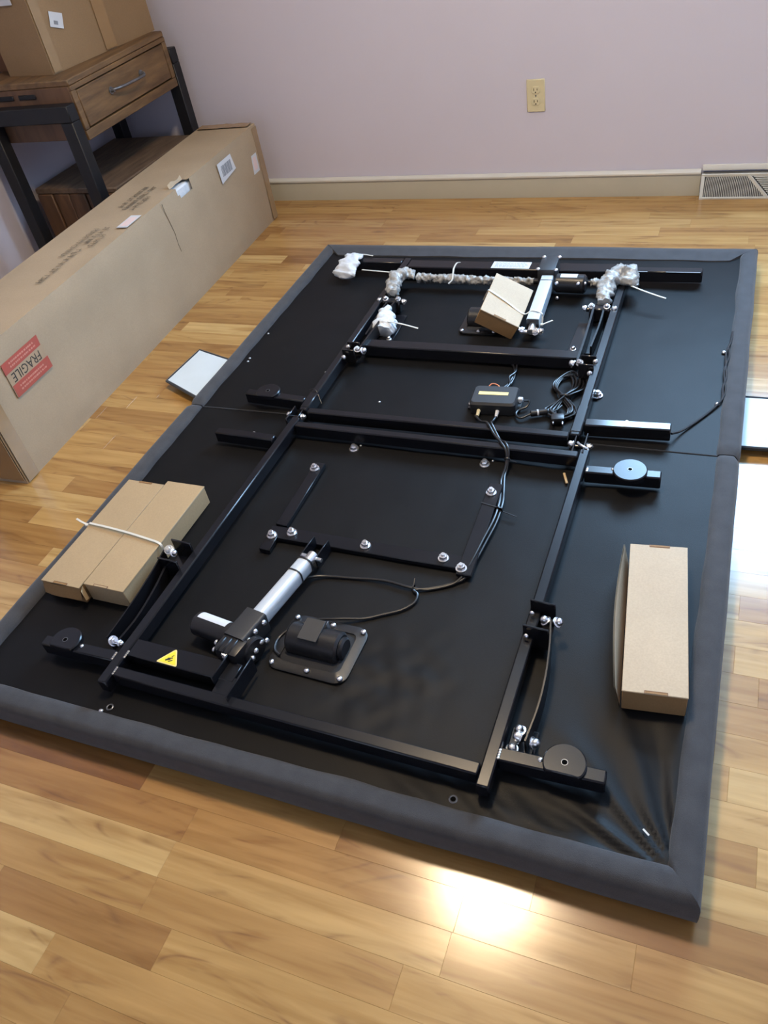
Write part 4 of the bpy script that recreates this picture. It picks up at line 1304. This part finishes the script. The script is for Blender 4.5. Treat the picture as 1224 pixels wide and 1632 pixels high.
tr = build('torsion_rod', MB().cyl((0.424, 1.815, 0.098), (1.138, 1.815, 0.098), 0.009, 12), 'steel', bed)

# control box
cbx = MB()
Rcb = Matrix.Rotation(0.06, 3, 'Z')
ccb = Vector((0.914, 1.178, 0.068))
pts = []
for sx, sy, st in ((1, 1, 0), (-1, 1, 1), (-1, -1, 2), (1, -1, 3)):
    for k in range(4):
        t = (st + k / 3) * PI / 2
        pts.append((sx * (0.062 - 0.012) + 0.012 * math.cos(t), sy * (0.043 - 0.012) + 0.012 * math.sin(t)))
cbx.rings([[Rcb @ Vector((x, y, 0)) + ccb for x, y in pts], [Rcb @ Vector((x, y, 0.030)) + ccb for x, y in pts], [Rcb @ Vector((x * .93, y * .88, 0.036)) + ccb for x, y in pts]])
ctl = build('control_box', cbx, 'plastic_soft', bed)
build('box_flange', MB().box(ccb + Vector((0, 0, 0.003)), (0.142, 0.050, 0.006), Rcb, 0.001), 'plastic', ctl)
build('box_label', MB().box(Rcb @ Vector((-0.004, 0.004, 0.0364)) + ccb, (0.080, 0.014, 0.0008), Rcb, 0.0003), 'yellow_pale', ctl, label='narrow pale yellow label')
bolt(ctl, Rcb @ Vector((-0.064, -0.006, 0.007)) + ccb, 'dome', s=0.8); bolt(ctl, Rcb @ Vector((0.064, 0.010, 0.007)) + ccb, 'small', s=0.8)
for dx, mt in ((-0.036, 'ivory'), (0.014, 'paper')):
    build('connector', MB().cyl(Rcb @ Vector((dx, -0.042, 0.012)) + ccb, Rcb @ Vector((dx, -0.062, 0.008)) + ccb, 0.0055, 12, 0.004), mt, ctl, label='pale cable connector')
build('connector', MB().box(Rcb @ Vector((0.068, 0.002, 0.022)) + ccb, (0.014, 0.012, 0.010), Rcb, 0.002), 'paper', ctl, label='white cable connector')

# cables
def cable(pts, z, r=0.0032, name='cable', parent=bed, mat='rubber'):
    P = [(p[0], p[1], (p[2] if len(p) > 2 else z)) for p in pts]
    return build(name, MB().tube(P, r, 8, 5), mat, parent)
cable([[0.875, 1.117, .075], [0.899, 1.085, .082], [0.925, 1.050, .108], [0.939, 1.030, .114], [0.960, 1.000, .110], [0.985, 0.968, .114], [1.004, 0.945, .106], [1.009, 0.920, .084], [1.007, 0.88, .073], [1.014, 0.846, .074], [1.026, 0.79, .082], [1.029, 0.727, .085], [1.023, 0.665, .085], [1.017, 0.604, .084], [1.008, 0.560, .078], [0.995, 0.535, .072], [0.968, 0.517, .070], [0.935, 0.503, .070], [0.900, 0.500, .073], [0.838, 0.507, .072], [0.766, 0.500, .070], [0.705, 0.492, .071], [0.680, 0.480, .076], [0.668, 0.468, .082]], 0.07)
cable([[0.932, 1.121, .075], [0.929, 1.085, .082], [0.938, 1.052, .108], [0.948, 1.030, .114], [0.975, 0.995, .100], [0.996, 0.968, .114], [1.010, 0.945, .106], [1.012, 0.915, .078], [1.012, 0.89, .073], [1.024, 0.835, .074], [1.033, 0.79, .078], [1.035, 0.727, .078], [1.029, 0.665, .078], [1.022, 0.604, .077], [1.012, 0.552, .073], [0.980, 0.527, .070], [0.944, 0.508, .070], [0.915, 0.495, .073], [0.926, 0.485, .072], [0.926, 0.463, .071], [0.905, 0.438, .070], [0.870, 0.417, .070], [0.837, 0.398, .071], [0.787, 0.378, .080], [0.735, 0.362, .079], [0.697, 0.333, .078], [0.680, 0.305, .074], [0.686, 0.275, .078], [0.704, 0.262, .078]], 0.07)
cable([[0.914, 1.222, .085], [0.926, 1.262, .078], [0.929, 1.295, .074], [0.930, 1.330, .076], [0.916, 1.366, .074], [0.895, 1.385, .072]], 0.075, 0.003)
cable([[0.922, 1.222, .085], [0.934, 1.258, .084], [0.924, 1.295, .082], [0.934, 1.325, .080], [0.926, 1.370, .074]], 0.075, 0.0028)
cable([[0.905, 1.222, .084], [0.930, 1.250, .080], [0.936, 1.30, .078], [0.926, 1.345, .074]], 0.075, 0.0028)
cable([[0.884, 1.222, .094], [0.892, 1.234, .098], [0.906, 1.236, .094], [0.916, 1.230, .088]], 0.09, 0.002, 'signal_wire', bed, 'copper')
def ring_tie(c, axis, r, name='cable_tie', parent=bed, mat='zip_black', tail=None):
    m = MB().lathe(Vector(c) - Vector(axis).normalized() * 0.0015, [(r, 0), (r, 0.003), (r - 0.0008, 0.003), (r - 0.0008, 0)], axis, 14)
    if tail:
        m.tube([Vector(c) + Vector(tail) * 0.25, Vector(c) + Vector(tail)], 0.0012, 6, smooth=False)
    return build(name, m, mat, parent)
ring_tie((1.010, 0.932, 0.092), (0, 1, 0.4), 0.008, tail=(0.025, -0.012, 0.004))
ring_tie((1.030, 0.765, 0.080), (0, 1, 0), 0.010, tail=(0.045, -0.012, -0.003))
ring_tie((0.912, 0.500, 0.073), (1, 0, 0), 0.008, tail=(-0.004, 0.022, 0.006))
build('cable_tie', MB().beam((0.985, 0.777, 0.0848), (1.028, 0.768, 0.0848), 0.003, 0.0012, 0), 'zip_black', bed)
build('tie_tail', MB().tube([(0.39, 1.118, 0.113), (0.41, 1.116, 0.116), (0.435, 1.09, 0.09)], 0.0012, 6), 'zip_black', bed)
# lamp wire along the right edge
cable([[1.372, 1.100, .085], [1.392, 1.130, .073], [1.420, 1.172, .070], [1.449, 1.219, .070], [1.468, 1.255, .073], [1.476, 1.280, .074], [1.474, 1.33, .073], [1.479, 1.376, .073], [1.474, 1.435, .073], [1.472, 1.497, .073], [1.480, 1.546, .074], [1.482, 1.60, .074]], 0.073, 0.0028, 'edge_wire')
cable([[1.472, 1.262, .074], [1.481, 1.31, .074], [1.472, 1.40, .074], [1.480, 1.47, .074], [1.476, 1.52, .074]], 0.073, 0.0022, 'edge_wire')
for y in (1.258, 1.500):
    bolt(bed, (1.466, y, 0.069), 'small', s=1.0)
# grommets, staples and lint on the dust cover
for x, y in ((1.132, 0.066), (0.409, 0.066)):
    g = build('grommet', MB().lathe((x, y, 0.067), [(0.0080, 0), (0.0080, 0.0010), (0.006, 0.0022), (0.0045, 0.0012), (0.0045, 0)], seg=18), 'pewter', bed)
    build('grommet_hole', MB().cyl((x, y, 0.0680), (x, y, 0.0686), 0.0046, 12), 'slot', g)
bolt(bed, (0.398, 0.052, 0.070), 'small', s=0.8)
for x, y in ((0.362, 1.275), (0.075, 1.302), (0.030, 1.470), (0.585, 1.150), (0.072, 1.32)):
    bolt(bed, (x if x > 0.06 else 0.064, y, 0.067), 'small', s=0.6)
build('lint', MB().beam((1.436, 0.098, 0.0715), (1.446, 0.090, 0.0715), 0.003, 0.001, 0), 'dust', bed)
st = build('wood_chip', MB().beam((1.147, 0.930, 0.0700), (1.161, 0.894, 0.0700), 0.006, 0.004, 0.001), 'splinter', None)
st['label'] = 'small tan wood chip lying beside the right rail'; st['category'] = 'debris'

# ================================================================== POWER CORD (coiled)
pc = thing('power_cord', 'black power cord coiled and tied on the deck beside the control box', 'cable', (1.09, 1.22, 0.067))
cc = []
random.seed(5)
m = MB()
for i in range(5):
    a = 0.014 + 0.0055 * i
    y0_, y1_ = 1.146 - 0.004 * i, 1.346 - 0.006 * abs(i - 2)
    cx0 = 1.092 + 0.002 * i
    z = 0.0735 + 0.0034 * (i % 3)
    sh = (i - 2) * 0.003
    lw = 0.011 + 0.0066 * i
    pts = [(1.084 + 0.0035 * (i - 2), 1.228, z + 0.003), (1.080 - lw + 0.004 * (i - 2), 1.270, z), (1.082 - lw * 0.9 + 0.004 * (i - 2), 1.310, z), (1.088 + 0.004 * (i - 2), y1_, z), (1.092 + lw * 0.9 + 0.003 * (i - 2), 1.312, z), (1.094 + lw * 0.9 + 0.002 * (i - 2), 1.272, z), (1.096 + 0.003 * (i - 2), 1.230, z + 0.006), (1.090 - lw * 0.8, 1.185, z), (1.090 - lw, 1.160, z), (1.094, y0_, z), (1.100 + lw * 0.8, 1.158, z), (1.100 + lw * 0.7, 1.185, z)]
    m.tube(pts, 0.0030, 8, 5, closed=True)
build('cord_loop', m, 'rubber', pc)
build('cord_tie', MB().box((1.093, 1.222, 0.080), (0.030, 0.006, 0.022), bev=0.004), 'zip_black', pc)
build('plug', MB().box((1.092, 1.126, 0.080), (0.034, 0.026, 0.020), Matrix.Rotation(0.2, 3, 'Z'), 0.005, 2), 'plastic', pc)
for dx in (-0.010, 0.014):
    build('plug_prong', MB().box((1.094 + dx, 1.108, 0.081), (0.004, 0.012, 0.006), Matrix.Rotation(0.2, 3, 'Z'), 0.001), 'chrome', pc)
build('adapter_plug', MB().cyl((1.018, 1.140, 0.079), (1.060, 1.156, 0.079), 0.0085, 14, bev=0.002), 'plastic', pc)
build('plug_band', MB().cyl((1.034, 1.1460, 0.079), (1.038, 1.1476, 0.079), 0.0090, 14), 'paper', pc, label='white band on the plug')
build('cord_lead', MB().tube([(1.060, 1.156, .079), (1.078, 1.166, .076), (1.090, 1.190, .076)], 0.003, 8), 'rubber', pc)
build('cord_lead', MB().tube([(0.991, 1.182, .088), (1.004, 1.187, .084), (1.000, 1.172, .076), (0.982, 1.158, .073), (0.980, 1.138, .073), (0.996, 1.124, .074), (1.019, 1.140, .078)], 0.003, 8), 'rubber', pc)

# ================================================================== KRAFT CARTONS ON THE BASE
def kraft(name, label, cx, cy, w, l, h, ang_, z0, mats, tabs=(1, 0), group=None, tilt=None, flap=False):
    R = (Matrix.Rotation(ang_, 3, 'Z') if tilt is None else tilt)
    base = Vector((cx, cy, z0))
    o = thing(name, label, 'box', base, group)
    T_ = lambda v: R @ v + base
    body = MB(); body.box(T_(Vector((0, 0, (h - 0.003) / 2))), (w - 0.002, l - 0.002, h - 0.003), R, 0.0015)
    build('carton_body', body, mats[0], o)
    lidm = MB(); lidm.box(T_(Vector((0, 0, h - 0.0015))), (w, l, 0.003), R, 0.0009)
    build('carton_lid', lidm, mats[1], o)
    for e in (-1, 1):
        if (e == -1 and tabs[0]) or (e == 1 and tabs[1]):
            ox = tabs[2] if len(tabs) > 2 else 0
            tm_ = MB(); tm_.box(T_(Vector((ox, e * (l / 2 - 0.0026), h + 0.0003))), (0.036, 0.0042, 0.0008), R)
            tb_ = build('tuck_tab', tm_, mats[0], o)
            sm = MB()
            for dx in (-0.019, 0.019):
                sm.box(T_(Vector((ox + dx, e * (l / 2 - 0.0026), h + 0.0004))), (0.0012, 0.0060, 0.0008), R)
            sm.box(T_(Vector((ox, e * (l / 2 - 0.0055), h + 0.0004))), (0.038, 0.0010, 0.0008), R)
            build('tab_slit', sm, 'card_dark', tb_)
    return o, T_
c1, T1 = kraft('kraft_carton', 'flat brown carton tied beside another, the one nearer the left rim', 0.129, 0.476, 0.112, 0.362, 0.052, -0.008, 0.0685, ('card_side_shaded', 'card_kraft'), (1, 1, 0.0), 'flat cartons tied together')
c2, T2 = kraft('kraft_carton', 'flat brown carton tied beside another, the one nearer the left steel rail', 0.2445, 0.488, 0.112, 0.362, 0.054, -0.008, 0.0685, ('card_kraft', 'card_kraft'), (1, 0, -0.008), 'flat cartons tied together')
# crushed front flaps
m = MB()
m.grid(lambda u, v: Vector((0.076 + 0.108 * u, 0.2965 - 0.010 * v - 0.004 * math.sin(PI * u), 0.1195 - 0.030 * v + 0.003 * nz(u * 6, v * 3))), 10, 4)
build('bent_flap', m, 'card_side_shaded', c1)
m = MB()
m.grid(lambda u, v: Vector((0.186 + 0.008 * u + 0.006 * v, 0.304 - 0.016 * u - 0.004 * v, 0.119 - 0.036 * v * (1 - 0.3 * u))), 4, 5)
build('bent_flap', m, 'card_kraft', c1)
# nylon tie round the pair
tie1 = MB()
def strap(pts, w, th, closed=False, up=(0, 0, 1)):
    m = MB()
    P = catmull(pts, 6)
    m.sweep(P, [(-w / 2, -th / 2), (w / 2, -th / 2), (w / 2, th / 2), (-w / 2, th / 2)], closed=closed, up=up)
    return m
zt = thing('nylon_tie', 'long off-white nylon tie binding the two flat cartons', 'zip tie', (0.19, 0.472, 0.124), 'white nylon ties')
build('tie_strap', strap([(0.0715, 0.486, 0.110), (0.0735, 0.486, 0.1235), (0.085, 0.4845, 0.1250), (0.13, 0.481, 0.1262), (0.20, 0.474, 0.1270), (0.28, 0.463, 0.1268), (0.298, 0.460, 0.1255), (0.305, 0.458, 0.120), (0.307, 0.456, 0.105), (0.306, 0.455, 0.090)], 0.0055, 0.0014), 'zip', zt)
build('tie_head', MB().box((0.066, 0.484, 0.116), (0.010, 0.009, 0.009), bev=0.0015), 'zip', zt)
build('tie_tail', strap([(0.066, 0.485, 0.118), (0.045, 0.489, 0.120), (0.022, 0.498, 0.118)], 0.005, 0.0014), 'zip', zt)

# carton on the right, lid overlapping a side flap that bows out
c3, T3 = kraft('kraft_carton', 'upright pale brown carton alone near the right rim', 1.4065, 0.4965, 0.110, 0.362, 0.056, 0.098, 0.0685, ('card_side_shaded', 'card_light'), (1, 1, 0.002), None)
m = MB()
def flapf(u, v):
    bow = 0.010 + 0.009 * math.sin(PI * u) * (0.4 + 0.6 * v)
    return T3(Vector((-0.055 - bow * v - 0.001, -0.176 + 0.352 * u, 0.002 + 0.056 * v)))
m.grid(flapf, 20, 5)
m.grid(lambda u, v: flapf(u, v) + Vector((-0.0022, 0, 0)), 20, 5)
build('side_flap', m, 'card_light', c3)

# small carton, tilted, tied to the head actuator
Rt = Matrix.Rotation(-0.019, 3, 'Z') @ Matrix.Rotation(0.123, 3, 'X') @ Matrix.Rotation(0.487, 3, 'Y')
ctr = Vector((0.833, 1.602, 0.126))
hb = 0.056
c4, T4 = kraft('kraft_carton', 'small brown and white carton tilted against the silver head actuator', *(ctr + Rt @ Vector((0, 0, -hb / 2)))[:2], 0.125, 0.183, hb, 0, (ctr + Rt @ Vector((0, 0, -hb / 2))).z, ('card_side_shaded', 'card_light'), (1, 0, 0.0), None, tilt=Rt)
z4 = thing('nylon_tie', 'white nylon tie strapping the small carton to the silver actuator', 'zip tie', (0.90, 1.58, 0.10), 'white nylon ties')
q = [Rt @ Vector((-0.064, 0.010, -0.020)) + ctr, Rt @ Vector((-0.064, 0.004, 0.020)) + ctr, Rt @ Vector((-0.058, 0.000, 0.0300)) + ctr, Rt @ Vector((0.0, -0.014, 0.0310)) + ctr, Rt @ Vector((0.060, -0.030, 0.0300)) + ctr, Vector((0.925, 1.577, 0.1300)), Vector((0.954, 1.568, 0.128)), Vector((0.958, 1.566, 0.115)), Vector((0.957, 1.560, 0.090))]
build('tie_strap', strap(q, 0.005, 0.0014), 'zip', z4)
build('tie_head', MB().box((0.958, 1.552, 0.098), (0.008, 0.009, 0.008), bev=0.0012), 'zip', z4)
build('tie_tail', strap([(0.956, 1.548, 0.098), (0.970, 1.552, 0.104), (0.988, 1.566, 0.106)], 0.005, 0.0014), 'zip', z4)

# ================================================================== WRAPPINGS AND LOOSE TIES
def lump(path, rad, amp, seed, seg=30, n=8, flat=1.0, freq=60):
    P = catmull(path, n * 2)
    m = MB(); rs = []
    N_ = len(P)
    for i, p in enumerate(P):
        t = (P[min(i + 1, N_ - 1)] - P[max(i - 1, 0)]).normalized()
        x = t.cross(Vector((0, 0, 1)))
        if x.length < 1e-3: x = Vector((1, 0, 0))
        x.normalize(); y = x.cross(t)
        k = i / (N_ - 1)
        f = k * (len(rad) - 1); a = int(min(f, len(rad) - 2)); r = rad[a] + (rad[a + 1] - rad[a]) * (f - a)
        ring = []
        for j in range(seg):
            th = 2 * PI * j / seg
            q_ = p + (x * math.cos(th) + y * math.sin(th) * flat) * r
            d = nz(q_.x * freq + seed, q_.y * freq, q_.z * freq) * amp + abs(nz(q_.x * freq * 2.3, q_.y * freq * 2.3 + seed, q_.z * freq)) * amp * 0.8
            v = p + (x * math.cos(th) + y * math.sin(th) * flat) * (r + d)
            v.z = max(v.z, 0.0685)
            ring.append(v)
        rs.append(ring)
    m.rings(rs)
    return m
def wrap(name, label, cat, mb, mat, group=None):
    o = build(name, mb, mat, None, ang=70)
    o['label'] = label; o['category'] = cat
    if group: o['group'] = group
    return o
wrap('bubble_wrap', 'twisted bubble wrap sleeve along the far rod, between left rail and actuator', 'packaging', lump([(0.478, 1.815, 0.100), (0.56, 1.814, 0.101), (0.66, 1.812, 0.100), (0.76, 1.812, 0.100), (0.876, 1.812, 0.100)], [0.014, 0.011, 0.014, 0.0105, 0.010, 0.010], 0.007, 1, n=22, freq=90), 'bubble')
wrap('bubble_wrap', 'short twist of bubble wrap between the actuator motor and right rail', 'packaging', lump([(1.056, 1.815, 0.100), (1.085, 1.815, 0.101), (1.112, 1.812, 0.102)], [0.010, 0.010, 0.012], 0.006, 5, n=14, freq=90), 'bubble')
wrap('bubble_wrap', 'grey bubble wrap bunched over the far left rail corner', 'packaging', lump([(0.476, 1.800, 0.118), (0.440, 1.790, 0.128), (0.425, 1.745, 0.128), (0.434, 1.70, 0.122), (0.452, 1.668, 0.118)], [0.014, 0.021, 0.024, 0.020, 0.021, 0.012], 0.012, 9, n=9, flat=0.8), 'bubble_light')
wrap('bubble_wrap', 'clear bubble wrap bunched over the far right rail corner', 'packaging', lump([(1.196, 1.772, 0.112), (1.182, 1.785, 0.124), (1.160, 1.815, 0.130), (1.130, 1.800, 0.130), (1.115, 1.760, 0.126), (1.114, 1.710, 0.120), (1.120, 1.662, 0.116)], [0.008, 0.018, 0.030, 0.030, 0.024, 0.022, 0.020, 0.014], 0.013, 14, n=7, flat=0.8), 'bubble_light')
wrap('foam_wrap', 'white foam sheet wrapped over the far left outrigger end', 'packaging', lump([(0.220, 1.940, 0.116), (0.208, 1.915, 0.124), (0.198, 1.880, 0.114), (0.188, 1.850, 0.092), (0.184, 1.834, 0.080)], [0.010, 0.026, 0.034, 0.044, 0.050, 0.012], 0.010, 21, n=8, flat=0.34, freq=55), 'foam')
wrap('foam_wrap', 'white foam bag standing inside the left head rail', 'packaging', lump([(0.456, 1.595, 0.116), (0.458, 1.565, 0.112), (0.468, 1.530, 0.102), (0.476, 1.500, 0.098), (0.478, 1.478, 0.094)], [0.006, 0.016, 0.026, 0.034, 0.034, 0.026], 0.009, 33, n=8, freq=55, flat=0.75), 'foam')
def loose_tie(pts, label, w=0.005):
    o = build('nylon_tie', strap(pts, w, 0.0016), 'zip', None)
    o['label'] = label; o['category'] = 'zip tie'; o['group'] = 'white nylon ties'
loose_tie([(0.268, 1.834, 0.115), (0.320, 1.826, 0.116), (0.410, 1.812, 0.118)], 'white nylon tie tail pointing left from the far left bubble wrap')
loose_tie([(0.212, 1.945, 0.117), (0.235, 1.943, 0.118), (0.270, 1.936, 0.117)], 'white nylon tie tail on the far left foam sheet')
loose_tie([(0.478, 1.497, 0.120), (0.54, 1.486, 0.118), (0.598, 1.472, 0.114)], 'white nylon tie tail pointing right from the white foam bag')
loose_tie([(1.165, 1.780, 0.118), (1.210, 1.745, 0.118), (1.262, 1.722, 0.112), (1.290, 1.713, 0.108)], 'white nylon tie tail pointing right from the far right bubble wrap')
loose_tie([(0.612, 1.880, 0.126), (0.606, 1.862, 0.132), (0.604, 1.835, 0.128), (0.610, 1.805, 0.126), (0.613, 1.782, 0.115), (0.604, 1.765, 0.108)], 'white nylon tie looped round the twisted bubble wrap sleeve')
